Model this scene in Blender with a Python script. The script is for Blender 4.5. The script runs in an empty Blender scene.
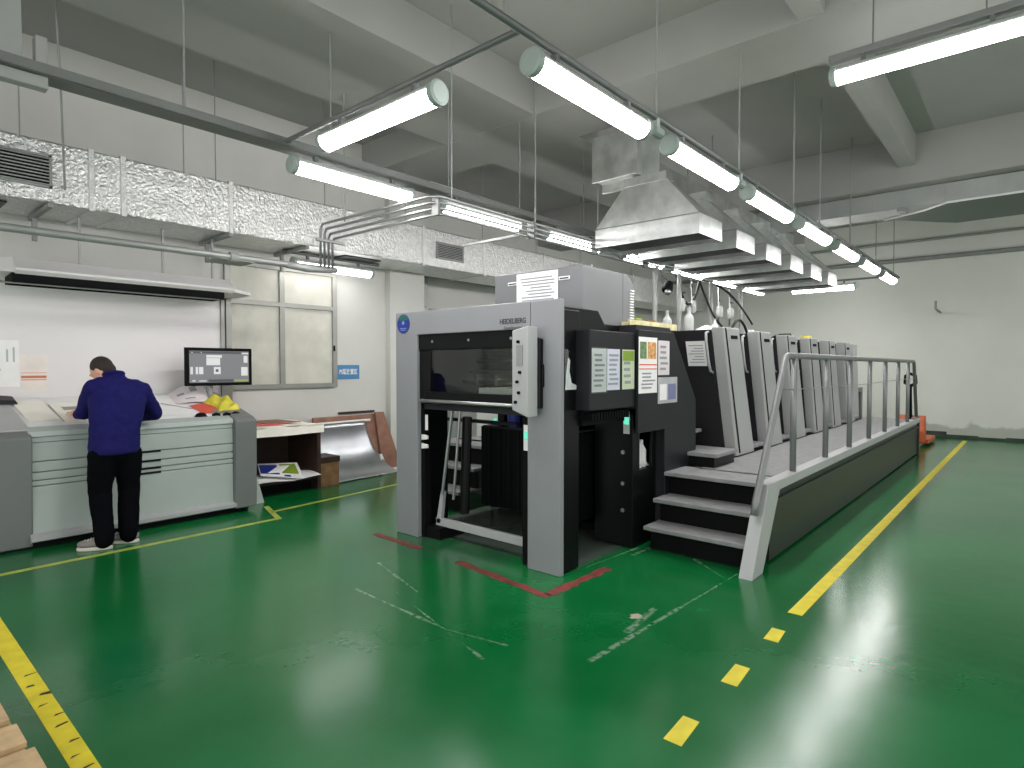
import bpy, bmesh, math, random
from mathutils import Vector, Matrix
random.seed(7)
D = bpy.data
S = bpy.context.scene
COL = S.collection

# ------------------------------------------------------------------ camera, world, exposure
FPX = 605.0
yaw = math.atan2(523, 605)            # between view direction and +X (the press axis)
pitch = math.atan2(17, 605)
cam = D.cameras.new('camera'); camo = D.objects.new('camera', cam); COL.objects.link(camo)
cam.sensor_fit = 'HORIZONTAL'; cam.sensor_width = 36.0; cam.lens = 36.0 * FPX / 1024.0
cam.clip_start = 0.05; cam.clip_end = 200
camo.location = (0, 0, 1.55)
fwd = Vector((math.cos(yaw) * math.cos(pitch), math.sin(yaw) * math.cos(pitch), -math.sin(pitch)))
camo.rotation_euler = fwd.to_track_quat('-Z', 'Y').to_euler()
S.camera = camo

w = D.worlds.new('world'); S.world = w; w.use_nodes = True
w.node_tree.nodes['Background'].inputs[0].default_value = (1.0, 0.99, 0.99, 1)
w.node_tree.nodes['Background'].inputs[1].default_value = 1.0
LAMP = 20.5                             # emission of the lit tubes
S.view_settings.view_transform = 'Standard'
S.view_settings.look = 'None'
S.view_settings.exposure = 1.0
S.view_settings.gamma = 1.0
S.view_settings.use_curve_mapping = False
try:
    S.cycles.use_denoising = True
    S.cycles.sample_clamp_indirect = 4.0
    S.cycles.max_bounces = 8
    S.cycles.diffuse_bounces = 5
    S.cycles.caustics_reflective = False
    S.cycles.caustics_refractive = False
except Exception:
    pass

# ------------------------------------------------------------------ materials
def lin(c):
    return tuple(((v / 255) / 12.92 if v / 255 <= 0.04045 else ((v / 255 + 0.055) / 1.055) ** 2.4) for v in c)

def mat(name, rgb, rough=0.5, metal=0.0, var=0.08, scale=6.0, bump=0.0, bscale=60.0, spec=0.5, coat=0.0):
    m = D.materials.new(name); m.use_nodes = True
    nt = m.node_tree; N = nt.nodes; L = nt.links
    b = N['Principled BSDF']
    b.inputs['Roughness'].default_value = rough; b.inputs['Metallic'].default_value = metal
    b.inputs['Specular IOR Level'].default_value = spec
    b.inputs['Coat Weight'].default_value = coat
    c = lin(rgb)
    tc = N.new('ShaderNodeTexCoord')
    nz = N.new('ShaderNodeTexNoise'); nz.inputs['Scale'].default_value = scale; nz.inputs['Detail'].default_value = 4
    L.new(tc.outputs['Object'], nz.inputs['Vector'])
    r = N.new('ShaderNodeValToRGB')
    r.color_ramp.elements[0].position = 0.3; r.color_ramp.elements[1].position = 0.7
    r.color_ramp.elements[0].color = (*[v * (1 - var) for v in c], 1)
    r.color_ramp.elements[1].color = (*[min(1, v * (1 + var)) for v in c], 1)
    L.new(nz.outputs['Fac'], r.inputs['Fac']); L.new(r.outputs['Color'], b.inputs['Base Color'])
    if bump:
        n2 = N.new('ShaderNodeTexNoise'); n2.inputs['Scale'].default_value = bscale; n2.inputs['Detail'].default_value = 3
        L.new(tc.outputs['Object'], n2.inputs['Vector'])
        bp = N.new('ShaderNodeBump'); bp.inputs['Strength'].default_value = bump; bp.inputs['Distance'].default_value = 0.02
        L.new(n2.outputs['Fac'], bp.inputs['Height']); L.new(bp.outputs['Normal'], b.inputs['Normal'])
    return m

def emit(name, rgb, strength):
    m = D.materials.new(name); m.use_nodes = True
    b = m.node_tree.nodes['Principled BSDF']
    b.inputs['Base Color'].default_value = (0.8, 0.8, 0.8, 1) if strength > 2 else (0.02, 0.02, 0.02, 1)
    b.inputs['Emission Color'].default_value = (*lin(rgb), 1)
    b.inputs['Emission Strength'].default_value = strength
    return m

def glass(name, rgb=(255, 255, 255), rough=0.05, refl=0.12):
    """clear sheet: mostly lets light through, with a glossy reflection"""
    m = D.materials.new(name); m.use_nodes = True
    N = m.node_tree.nodes; L = m.node_tree.links
    N.remove(N['Principled BSDF'])
    t = N.new('ShaderNodeBsdfTransparent'); t.inputs[0].default_value = (*lin(rgb), 1)
    g = N.new('ShaderNodeBsdfGlossy'); g.inputs['Roughness'].default_value = rough
    lw = N.new('ShaderNodeLayerWeight'); lw.inputs['Blend'].default_value = 0.5
    pw = N.new('ShaderNodeMath'); pw.operation = 'POWER'; pw.inputs[1].default_value = 4.0
    L.new(lw.outputs['Facing'], pw.inputs[0])
    ad = N.new('ShaderNodeMath'); ad.operation = 'MULTIPLY_ADD'; ad.inputs[1].default_value = 0.5; ad.inputs[2].default_value = refl
    L.new(pw.outputs[0], ad.inputs[0])
    mx = N.new('ShaderNodeMixShader')
    L.new(ad.outputs[0], mx.inputs[0]); L.new(t.outputs[0], mx.inputs[1]); L.new(g.outputs[0], mx.inputs[2])
    L.new(mx.outputs[0], N['Material Output'].inputs['Surface'])
    return m

M = {}
M['wall'] = mat('white_wall_paint', (205, 206, 200), 0.75, var=0.05, scale=1.2, bump=0.05, bscale=30)
M['ceil'] = mat('ceiling_paint', (160, 161, 156), 0.85, var=0.06, scale=0.9)
M['grey'] = mat('light_grey_enamel', (138, 140, 143), 0.42, var=0.03, scale=3)
M['greylt'] = mat('pale_grey_enamel', (172, 174, 174), 0.42, var=0.03, scale=3)
M['consgrey'] = mat('console_grey_green_enamel', (174, 184, 179), 0.45, var=0.03, scale=3)
M['consdark'] = mat('console_side_grey', (114, 118, 117), 0.5, var=0.03, scale=3)
M['anth'] = mat('anthracite_enamel', (44, 43, 46), 0.45, var=0.06, scale=4, spec=0.22)
M['anth2'] = mat('dark_side_panel', (31, 33, 36), 0.42, var=0.06, scale=4, spec=0.22)
M['black'] = mat('black_enamel', (13, 14, 16), 0.35, var=0.1, scale=5, spec=0.18)
M['blackm'] = mat('matt_black', (8, 8, 10), 0.7, var=0.1, spec=0.15)
M['steel'] = mat('brushed_steel', (170, 172, 172), 0.35, metal=0.9, var=0.06)
M['rail'] = mat('grey_painted_tube', (128, 130, 130), 0.4, metal=0.3, var=0.05)
M['galv'] = mat('galvanised_sheet', (214, 218, 215), 0.3, metal=0.92, var=0.2, scale=5, bump=0.15, bscale=14)
M['mirror'] = mat('bright_duct_sheet', (200, 206, 202), 0.16, metal=1.0, var=0.06, scale=3)
M['cabgrey'] = mat('top_cabinet_grey', (116, 118, 120), 0.45, var=0.03, scale=3)
M['greenrefl'] = mat('painted_green_reflection', (44, 66, 54), 0.45, var=0.1, scale=2)  # reflection of the green floor, put into the colour
M['cover'] = mat('unit_cover_grey', (166, 168, 167), 0.42, var=0.03, scale=3)
M['traydark'] = mat('dull_tray_zinc', (112, 115, 112), 0.55, metal=0.2, var=0.06)
M['foil'] = mat('bubble_foil_wrap', (222, 223, 221), 0.33, metal=0.88, var=0.12, scale=14, bump=1.0, bscale=34)
M['duct'] = mat('duct_steel_sheet', (160, 164, 160), 0.5, metal=0.5, var=0.1, scale=3)
M['conduit'] = mat('conduit_grey', (108, 112, 110), 0.5, metal=0.4, var=0.06)
M['tray'] = mat('cable_tray_zinc', (150, 153, 150), 0.5, metal=0.4, var=0.06)
M['rod'] = mat('threaded_rod_dark', (140, 143, 140), 0.6, metal=0.0, var=0.1)
M['deck'] = mat('step_plate_grey', (134, 135, 135), 0.6, var=0.12, scale=14, bump=0.1, bscale=90)
M['skirt'] = mat('dark_skirt_panel', (30, 33, 30), 0.35, var=0.08, scale=3)
M['white'] = mat('white_plastic', (232, 232, 230), 0.4, var=0.02)
M['paper'] = mat('white_paper', (240, 240, 238), 0.7, var=0.03, scale=10)
M['paperw'] = mat('cream_paper', (250, 246, 234), 0.7, var=0.015, scale=10)
M['board'] = mat('white_back_board', (226, 224, 224), 0.6, var=0.02, scale=2)
M['alu'] = mat('window_aluminium', (150, 152, 146), 0.45, metal=0.5, var=0.05)
M['pane'] = mat('papered_window_pane', (200, 200, 188), 0.5, var=0.1, scale=4)
M['plate'] = mat('aluminium_printing_plate', (176, 180, 182), 0.3, metal=0.85, var=0.1, scale=3)
M['wood'] = mat('brown_board', (140, 100, 82), 0.6, var=0.2, scale=8)
M['wood2'] = mat('dark_brown_wood', (50, 33, 25), 0.55, var=0.3, scale=8)
M['wood3'] = mat('mid_brown_wood', (122, 92, 62), 0.55, var=0.3, scale=9)
M['pallet'] = mat('pale_pallet_wood', (196, 168, 128), 0.7, var=0.2, scale=12)
M['yellow'] = mat('yellow_floor_tape', (224, 208, 44), 0.5, var=0.12, scale=9)
M['yellowgreen'] = mat('thin_worn_yellow_tape', (168, 178, 78), 0.5, var=0.2, scale=9)
M['yelcloth'] = mat('yellow_rag', (214, 204, 70), 0.85, var=0.15, scale=14)
M['red'] = mat('orange_red_paper', (226, 92, 76), 0.6, var=0.06)
M['tapered'] = mat('worn_dark_red_tape', (120, 52, 48), 0.6, var=0.4, scale=14)
M['blue'] = mat('sign_blue', (70, 130, 178), 0.5, var=0.04)
M['navy'] = mat('navy_blue_print', (36, 52, 130), 0.5, var=0.05)
M['lime'] = mat('lime_green_print', (128, 158, 46), 0.5, var=0.05)
M['skin'] = mat('skin', (214, 164, 140), 0.55, var=0.06, scale=20)
M['hair'] = mat('dark_brown_hair', (40, 30, 26), 0.7, var=0.3, scale=60, bump=0.5, bscale=160)
M['jacket'] = mat('navy_jacket_cloth', (27, 25, 86), 0.85, var=0.15, scale=18, bump=0.25, bscale=24, spec=0.15)
M['trouser'] = mat('black_trouser_cloth', (9, 10, 14), 0.9, var=0.15, scale=18, bump=0.2, bscale=20, spec=0.05)
M['shoe'] = mat('grey_trainer_mesh', (130, 124, 118), 0.7, var=0.1, scale=30)
M['sole'] = mat('pale_rubber_sole', (206, 202, 192), 0.6, var=0.05)
M['orange'] = mat('orange_enamel', (196, 92, 44), 0.5, var=0.1)
M['plastic'] = mat('translucent_bottle_plastic', (178, 184, 180), 0.35, var=0.05)
M['hose'] = mat('black_rubber_hose', (24, 25, 26), 0.5)
M['tube'] = emit('lit_tube_diffuser', (255, 251, 251), LAMP)
M['tubedim'] = emit('weaker_tube_diffuser', (255, 251, 251), 5.0)
M['cap'] = mat('lamp_end_cap_grey', (150, 162, 156), 0.5)
M['housing'] = mat('lamp_housing_grey', (180, 186, 182), 0.5)
M['glass'] = glass('clear_glass', (215, 220, 220), 0.03, 0.06)
M['sleeve'] = glass('clear_plastic_sleeve', (246, 248, 248), 0.1, 0.06)
M['screen'] = emit('screen_grey', (128, 130, 132), 0.42)
M['screenw'] = emit('screen_white', (235, 235, 235), 0.42)
M['screend'] = emit('screen_dark_bar', (70, 74, 78), 0.42)
M['screeng'] = emit('screen_olive', (170, 180, 90), 0.42)
M['led'] = emit('green_indicator', (110, 240, 200), 0.5)
M['bluelit'] = mat('blue_plastic_bucket', (40, 52, 150), 0.4)
M['logo'] = mat('dark_lettering', (38, 40, 44), 0.5)
M['logo2'] = mat('faint_grey_lettering', (86, 88, 92), 0.5)
M['ink'] = mat('faded_grey_ink', (150, 153, 158), 0.7)
M['darkline'] = mat('dark_gap', (30, 32, 32), 0.7)

# floor: green epoxy paint, worn patches and scratches
def floor_mat():
    m = D.materials.new('green_epoxy_floor'); m.use_nodes = True
    nt = m.node_tree; N = nt.nodes; L = nt.links; b = N['Principled BSDF']
    tc = N.new('ShaderNodeTexCoord'); P = tc.outputs['Object']
    def noise(s, d=4):
        n = N.new('ShaderNodeTexNoise'); n.inputs['Scale'].default_value = s; n.inputs['Detail'].default_value = d
        L.new(P, n.inputs['Vector']); return n.outputs['Fac']
    def math_(op, a, bb=None, clamp=False):
        n = N.new('ShaderNodeMath'); n.operation = op; n.use_clamp = clamp
        for i, v in enumerate((a, bb)):
            if v is None: continue
            if isinstance(v, (int, float)): n.inputs[i].default_value = v
            else: L.new(v, n.inputs[i])
        return n.outputs[0]
    def sstep(v, lo, hi, o0=0.0, o1=1.0):
        n = N.new('ShaderNodeMapRange'); n.interpolation_type = 'SMOOTHSTEP'
        n.inputs['From Min'].default_value = lo; n.inputs['From Max'].default_value = hi
        n.inputs['To Min'].default_value = o0; n.inputs['To Max'].default_value = o1
        L.new(v, n.inputs['Value']); return n.outputs['Result']
    def mix(f, a, c):
        n = N.new('ShaderNodeMix'); n.data_type = 'RGBA'
        L.new(f, n.inputs['Factor'])
        if isinstance(a, tuple): n.inputs['A'].default_value = (*a, 1)
        else: L.new(a, n.inputs['A'])
        n.inputs['B'].default_value = (*c, 1)
        return n.outputs['Result']
    sep = N.new('ShaderNodeSeparateXYZ'); L.new(P, sep.inputs[0]); X, Y = sep.outputs[0], sep.outputs[1]
    def seg(ax, ay, bx, by, wd):
        lx, ly = bx - ax, by - ay; ln = math.hypot(lx, ly); lx /= ln; ly /= ln
        dx = math_('SUBTRACT', X, ax); dy = math_('SUBTRACT', Y, ay)
        t = math_('ADD', math_('MULTIPLY', dx, lx), math_('MULTIPLY', dy, ly))
        tcl = math_('MINIMUM', math_('MAXIMUM', t, 0.0), ln)
        ex = math_('SUBTRACT', dx, math_('MULTIPLY', tcl, lx)); ey = math_('SUBTRACT', dy, math_('MULTIPLY', tcl, ly))
        d = math_('SQRT', math_('ADD', math_('MULTIPLY', ex, ex), math_('MULTIPLY', ey, ey)))
        d = math_('ADD', d, math_('MULTIPLY', math_('SUBTRACT', n_wob, 0.5), 0.07))
        d = math_('ABSOLUTE', d)
        return sstep(d, wd * 0.3, wd, 1.0, 0.0)
    n_wob = noise(2.2, 2); n_fine = noise(26, 5); n_big = noise(0.55, 3); n_mid = noise(3.2, 5)
    col = mix(sstep(n_big, 0.4, 0.66), lin((5, 96, 44)), lin((14, 112, 56)))
    col = mix(math_('MULTIPLY', sstep(n_mid, 0.35, 0.85), 0.16), col, lin((60, 128, 84)))
    # worn grey floor beneath the delivery
    def box(x0, x1, y0, y1, s):
        a = math_('MULTIPLY', sstep(X, x0 - s, x0 + s), sstep(X, x1 - s, x1 + s, 1, 0))
        c = math_('MULTIPLY', sstep(Y, y0 - s, y0 + s), sstep(Y, y1 - s, y1 + s, 1, 0))
        return math_('MULTIPLY', a, c)
    jn = math_('ADD', math_('MULTIPLY', n_mid, 1.2), 0.1, True)
    col = mix(math_('MULTIPLY', box(3.75, 5.2, 2.66, 4.6, 0.06), 0.9), col, lin((92, 98, 94)))
    col = mix(math_('MULTIPLY', math_('MULTIPLY', box(3.25, 3.8, 3.2, 4.3, 0.16), jn), 0.5), col, lin((70, 92, 78)))
    sc = None
    for s in ((2.45, 3.55, 2.42, 2.6, .02), (2.42, 2.6, 2.5, 2.2, .02), (2.6, 3.3, 2.3, 2.2, .014), (2.66, 1.75, 4.5, 1.66, .018), (4.4, 2.48, 4.9, 2.46, .035),
              (4.35, 1.7, 4.62, 2.05, .018), (3.9, 2.6, 4.6, 2.55, .02), (2.9, 3.9, 2.7, 3.2, .012), (3.5, 1.82, 3.1, 1.78, .03)):
        g = seg(*s); sc = g if sc is None else math_('MAXIMUM', sc, g)
    sc = math_('MULTIPLY', sc, sstep(n_fine, 0.36, 0.6))
    col = mix(math_('MULTIPLY', sc, 0.4), col, lin((176, 190, 176)))
    # one bare concrete chip
    dx = math_('SUBTRACT', X, 3.32); dy = math_('SUBTRACT', Y, 1.85)
    dd = math_('SQRT', math_('ADD', math_('MULTIPLY', dx, dx), math_('MULTIPLY', math_('MULTIPLY', dy, dy), 1.8)))
    chip = sstep(math_('ADD', dd, math_('MULTIPLY', n_fine, 0.06)), 0.07, 0.08, 1, 0)
    col = mix(chip, col, lin((176, 168, 150)))
    spk = math_('MULTIPLY', sstep(noise(9, 2), 0.74, 0.77), 0.6)
    col = mix(spk, col, lin((40, 70, 50)))
    L.new(col, b.inputs['Base Color'])
    r = math_('ADD', math_('MULTIPLY', n_big, 0.14), 0.14)
    L.new(r, b.inputs['Roughness'])
    b.inputs['Specular IOR Level'].default_value = 0.55
    bp = N.new('ShaderNodeBump'); bp.inputs['Strength'].default_value = 0.06; bp.inputs['Distance'].default_value = 0.02
    L.new(noise(7, 3), bp.inputs['Height']); L.new(bp.outputs['Normal'], b.inputs['Normal'])
    return m
M['floor'] = floor_mat()

def farwall_mat():
    """white paint that peels in a band above the floor"""
    m = mat('far_wall_paint', (222, 223, 216), 0.8, var=0.04, scale=1.0)
    nt = m.node_tree; N = nt.nodes; L = nt.links; b = N['Principled BSDF']
    src = b.inputs['Base Color'].links[0].from_socket
    tc = N.new('ShaderNodeTexCoord'); sep = N.new('ShaderNodeSeparateXYZ'); L.new(tc.outputs['Object'], sep.inputs[0])
    nz = N.new('ShaderNodeTexNoise'); nz.inputs['Scale'].default_value = 1.6; nz.inputs['Detail'].default_value = 6; L.new(tc.outputs['Object'], nz.inputs['Vector'])
    ad = N.new('ShaderNodeMath'); ad.operation = 'MULTIPLY_ADD'; ad.inputs[1].default_value = 0.7; L.new(nz.outputs['Fac'], ad.inputs[0]); L.new(sep.outputs[2], ad.inputs[2])
    mr = N.new('ShaderNodeMapRange'); mr.inputs['From Min'].default_value = 0.62; mr.inputs['From Max'].default_value = 0.68
    mr.inputs['To Min'].default_value = 0.9; mr.inputs['To Max'].default_value = 0; L.new(ad.outputs[0], mr.inputs['Value'])
    mx = N.new('ShaderNodeMix'); mx.data_type = 'RGBA'; L.new(mr.outputs[0], mx.inputs['Factor']); L.new(src, mx.inputs['A'])
    mx.inputs['B'].default_value = (*lin((176, 180, 170)), 1)
    L.new(mx.outputs['Result'], b.inputs['Base Color'])
    return m
M['farwall'] = farwall_mat()

# ------------------------------------------------------------------ mesh builder
class MB:
    def __init__(self): self.v = []; self.f = []
    def add(self, vs, fs):
        o = len(self.v); self.v += [tuple(p) for p in vs]; self.f += [tuple(i + o for i in f) for f in fs]; return self
    def box(self, x0, x1, y0, y1, z0, z1):
        vs = [(x, y, z) for z in (z0, z1) for y in (y0, y1) for x in (x0, x1)]
        return self.add(vs, [(0, 2, 3, 1), (4, 5, 7, 6), (0, 1, 5, 4), (2, 6, 7, 3), (0, 4, 6, 2), (1, 3, 7, 5)])
    def hexa(self, p):   # 8 corners: bottom ring 4, top ring 4
        return self.add(p, [(3, 2, 1, 0), (4, 5, 6, 7), (0, 1, 5, 4), (1, 2, 6, 5), (2, 3, 7, 6), (3, 0, 4, 7)])
    def prism(self, pts, axis, a, b):
        """pts: outline in the two other axes (in xyz order), extruded along axis from a to b"""
        def mk(p, t):
            return {0: (t, p[0], p[1]), 1: (p[0], t, p[1]), 2: (p[0], p[1], t)}[axis]
        n = len(pts)
        vs = [mk(p, a) for p in pts] + [mk(p, b) for p in pts]
        fs = [tuple(range(n))[::-1], tuple(range(n, 2 * n))] + [(i, (i + 1) % n, n + (i + 1) % n, n + i) for i in range(n)]
        return self.add(vs, fs)
    def tube(self, path, r, n=10, closed=False):
        path = [Vector(p) for p in path]; rings = []
        up = Vector((0, 0, 1)); prev = None
        rs = r if isinstance(r, (list, tuple)) else [r] * len(path)
        for i, p in enumerate(path):
            t = (path[min(i + 1, len(path) - 1)] - path[max(i - 1, 0)]).normalized()
            if prev is None:
                a = t.cross(up if abs(t.z) < 0.95 else Vector((1, 0, 0))).normalized()
            else:
                a = (prev - t * prev.dot(t)).normalized()
            prev = a; b = t.cross(a)
            rings.append([p + (a * math.cos(2 * math.pi * k / n) + b * math.sin(2 * math.pi * k / n)) * rs[i] for k in range(n)])
        vs = [q for rg in rings for q in rg]; fs = []
        for i in range(len(path) - 1):
            for k in range(n):
                fs.append((i * n + k, i * n + (k + 1) % n, (i + 1) * n + (k + 1) % n, (i + 1) * n + k))
        fs.append(tuple(range(n))[::-1]); fs.append(tuple((len(path) - 1) * n + k for k in range(n)))
        return self.add(vs, fs)
    def lathe(self, c, prof, n=20):
        c = Vector(c); vs = []; fs = []
        for r, z in prof:
            vs += [c + Vector((r * math.cos(2 * math.pi * k / n), r * math.sin(2 * math.pi * k / n), z)) for k in range(n)]
        for i in range(len(prof) - 1):
            for k in range(n):
                fs.append((i * n + k, i * n + (k + 1) % n, (i + 1) * n + (k + 1) % n, (i + 1) * n + k))
        fs.append(tuple(range(n))[::-1]); fs.append(tuple((len(prof) - 1) * n + k for k in range(n)))
        return self.add(vs, fs)
    def ball(self, c, r, n=12, m=8):
        c = Vector(c); r = Vector(r if isinstance(r, (tuple, list)) else (r, r, r)); vs = [c + Vector((0, 0, -r.z))]; fs = []
        for i in range(1, m):
            th = -math.pi / 2 + math.pi * i / m
            vs += [c + Vector((r.x * math.cos(th) * math.cos(2 * math.pi * k / n), r.y * math.cos(th) * math.sin(2 * math.pi * k / n), r.z * math.sin(th))) for k in range(n)]
        vs.append(c + Vector((0, 0, r.z))); top = len(vs) - 1
        for k in range(n): fs.append((0, 1 + (k + 1) % n, 1 + k)); fs.append((top, 1 + (m - 2) * n + k, 1 + (m - 2) * n + (k + 1) % n))
        for i in range(m - 2):
            for k in range(n):
                a = 1 + i * n
                fs.append((a + k, a + (k + 1) % n, a + n + (k + 1) % n, a + n + k))
        return self.add(vs, fs)
    def xf(self, mtx):
        self.v = [tuple(mtx @ Vector(p)) for p in self.v]; return self
    def grid(self, fn, nu, nv):
        vs = [fn(i / nu, j / nv) for i in range(nu + 1) for j in range(nv + 1)]
        fs = [(i * (nv + 1) + j, (i + 1) * (nv + 1) + j, (i + 1) * (nv + 1) + j + 1, i * (nv + 1) + j + 1) for i in range(nu) for j in range(nv)]
        return self.add(vs, fs)

def base_of(o):
    p = Vector((0, 0, 0))
    while o is not None: p += o.location; o = o.parent
    return p

def obj(name, mb, m, parent=None, bevel=0.0, smooth=False, label=None, cat=None, group=None, kind=None, loc=None):
    """link ONE mesh object; the builder works in world coordinates"""
    o = D.objects.new(name, D.meshes.new(name)); COL.objects.link(o)
    if parent is not None:
        o.parent = parent; off = base_of(parent)
    else:
        off = Vector(loc) if loc is not None else Vector((0, 0, 0))
        if loc is None and kind is None and mb.v:
            xs = [p[0] for p in mb.v]; ys = [p[1] for p in mb.v]; zs = [p[2] for p in mb.v]
            off = Vector(((min(xs) + max(xs)) / 2, (min(ys) + max(ys)) / 2, min(zs)))
        o.location = off
    o.data.from_pydata([tuple(Vector(p) - off) for p in mb.v], [], mb.f)
    bm = bmesh.new(); bm.from_mesh(o.data); bmesh.ops.recalc_face_normals(bm, faces=bm.faces[:]); bm.to_mesh(o.data); bm.free()
    o.data.materials.append(M[m] if isinstance(m, str) else m)
    if smooth:
        for p in o.data.polygons: p.use_smooth = True
        if smooth == 'edge':
            md = o.modifiers.new('split', 'EDGE_SPLIT'); md.split_angle = math.radians(40)
    if bevel:
        b = o.modifiers.new('bevel', 'BEVEL'); b.width = bevel; b.segments = 2; b.limit_method = 'ANGLE'
    if label: o['label'] = label
    if cat: o['category'] = cat
    if group: o['group'] = group
    if kind: o['kind'] = kind
    return o

def thing(name, label, cat, loc, group=None):
    o = D.objects.new(name, None); COL.objects.link(o); o.location = loc; o.empty_display_size = 0.1
    o['label'] = label; o['category'] = cat
    if group: o['group'] = group
    return o

def dup(root, loc, label=None, rot=None):
    def cp(o, par):
        c = o.copy(); COL.objects.link(c)
        if par is not None: c.parent = par
        for ch in [x for x in COL.objects if x.parent == o]: cp(ch, c)
        return c
    r = cp(root, None); r.location = loc
    if rot is not None: r.rotation_euler = rot
    if label: r['label'] = label
    return r

def text(name, body, m, parent, loc, size, rot, extr=0.001, align='LEFT', sx=1.0):
    cu = D.curves.new(name, 'FONT'); cu.body = body; cu.size = size; cu.offset = size * .02; cu.extrude = extr; cu.align_x = align; cu.align_y = 'CENTER'
    o = D.objects.new(name, cu); COL.objects.link(o)
    o.parent = parent; o.location = Vector(loc) - base_of(parent); o.rotation_euler = rot; o.scale = (sx, 1, 1)
    cu.materials.append(M[m])
    bpy.context.view_layer.update()
    me = D.meshes.new_from_object(o.evaluated_get(bpy.context.evaluated_depsgraph_get()))
    r = D.objects.new(name, me); COL.objects.link(r); r.parent = parent; r.location = o.location; r.rotation_euler = rot; r.scale = (sx, 1, 1)
    if not me.materials: me.materials.append(M[m])
    D.objects.remove(o); r.name = name
    return r
R90 = math.pi / 2
FACE_MX = (R90, 0, -R90)     # lettering that reads on a face turned to -X
FACE_MY = (R90, 0, 0)        # lettering that reads on a face turned to -Y

# ------------------------------------------------------------------ setting
XW, YW, ZC = 16.3, 7.75, 4.9
obj('floor', MB().box(-4, XW + .2, -7, 9.2, -0.1, 0), 'floor', kind='structure')
obj('ceiling', MB().box(-4, XW + .2, -7, 9.2, ZC, ZC + .1), 'ceil', kind='structure')
obj('wall_left', MB().box(-4, 5.92, YW, YW + .2, 0, ZC), 'wall', kind='structure')
obj('column', MB().box(5.92, 6.62, YW - 0.12, 9.0, 0, ZC), 'wall', kind='structure')
obj('wall_recess', MB().box(6.62, XW, 8.3, 8.5, 0, ZC), 'wall', kind='structure')
obj('wall_far', MB().box(XW, XW + .2, -7, 9.2, 0, ZC), 'farwall', kind='structure')
base = MB()
yy = -7.0
while yy < 8.3:
    ln = random.uniform(.25, .8); base.box(XW - .012, XW, yy, min(8.3, yy + ln), 0, random.choice((.05, .07, .09, .13))); yy += ln
obj('baseboard_far', base, mat('flaking_dark_skirting', (52, 62, 52), .7, var=.4, scale=4), kind='structure')
for nm, a in (('ceiling_beam', (5.5, 6.38, -7, 8.3, 4.45, ZC)), ('ceiling_beam', (10.45, 11.3, -7, 8.3, 4.2, ZC)), ('ceiling_beam', (-4, XW, 4.42, 5.9, 4.456, ZC + .01)),
              ('ceiling_joist', (-4, 10.5, 1.36, 1.56, 4.462, ZC + .02)), ('ceiling_joist', (-4, 10.5, -2.6, -2.3, 4.462, ZC + .02))):
    obj(nm, MB().box(*a), 'ceil', kind='structure')
# window in the side wall: aluminium frame, papered panes
wf = MB(); wx = (3.44, 4.17, 4.98); wz = (1.29, 2.39, 2.88)
for x in wx: wf.box(x - .035, x + .035, YW - .05, YW, wz[0], wz[2])
for z in wz: wf.box(wx[0] - .035, wx[2] + .035, YW - .052, YW, z - .03, z + .03)
win = obj('window_1', wf, 'alu', kind='structure')
for i in range(2):
    for j in range(2):
        p = obj('pane', MB().box(wx[i] + .035, wx[i + 1] - .035, YW - .02, YW - .005, wz[j] + .03, wz[j + 1] - .03), 'pane', win)
obj('window_latch', MB().box(4.95, 4.965, YW - .075, YW - .05, 1.78, 1.86), 'blackm', win)
obj('door_1', MB().box(7.3, 7.75, 8.22, 8.3, 0, 2.6).box(7.75, 8.5, 8.26, 8.3, 0, 2.55).box(6.63, 7.2, 8.2, 8.3, 2.62, 3.2), 'duct', kind='structure')

# floor markings
FT = 'yellow floor tape'
def flat(name, pts, z, m, label, cat, group=None, th=.002):
    return obj(name, MB().prism(pts, 2, z, z + th), m, label=label, cat=cat, group=group)
flat('floor_tape', [(4.0, 1.07), (15.8, 1.045), (15.8, 1.125), (4.0, 1.155)], 0, 'yellow', 'long straight yellow floor line beside the raised platform', 'floor tape')
for x0, x1, lb in ((2.29, 2.5, 'yellow tape dash farthest from the long straight yellow line'), (2.9, 3.12, 'middle one of the three yellow tape dashes'), (3.52, 3.7, 'yellow tape dash next to the end of the long line')):
    flat('floor_tape_dash', [(x0, 1.065), (x1, 1.08), (x1, 1.155), (x0, 1.145)], 0, 'yellow', lb, 'floor tape', 'yellow tape dashes on the green floor')
tp = flat('floor_tape', [(.62, 2.2), (.71, 2.2), (.70, 2.7), (.73, 4.85), (.70, 6.5), (.62, 6.5), (.63, 4.2), (.62, 2.79)], 0, 'yellow', 'broad yellow tape strip with dark scuffs beside the wooden pallet', 'floor tape')
sc = MB()
for k in range(9):
    yk = 2.75 + k * .13 + random.uniform(-.03, .03); xk = random.uniform(.63, .67); l = random.uniform(.03, .06)
    sc.prism([(xk, yk), (xk + l, yk + random.uniform(-.03, .03)), (xk + l, yk + .012), (xk + .01, yk + .016)], 2, .0021, .003)
obj('scuff_mark', sc, 'darkline', tp)
flat('floor_tape', [(-3, 5.74), (3.11, 5.80), (3.30, 6.44), (3.24, 6.44), (3.07, 5.86), (-3, 5.80)], 0, 'yellowgreen', 'thin worn yellow line along the foot of the control console', 'floor tape')
flat('floor_tape', [(3.17, 6.12), (6.8, 6.52), (6.8, 6.57), (3.17, 6.17)], 0, 'yellowgreen', 'thin yellow floor line in front of the shelf table and leaning plate', 'floor tape')
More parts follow.
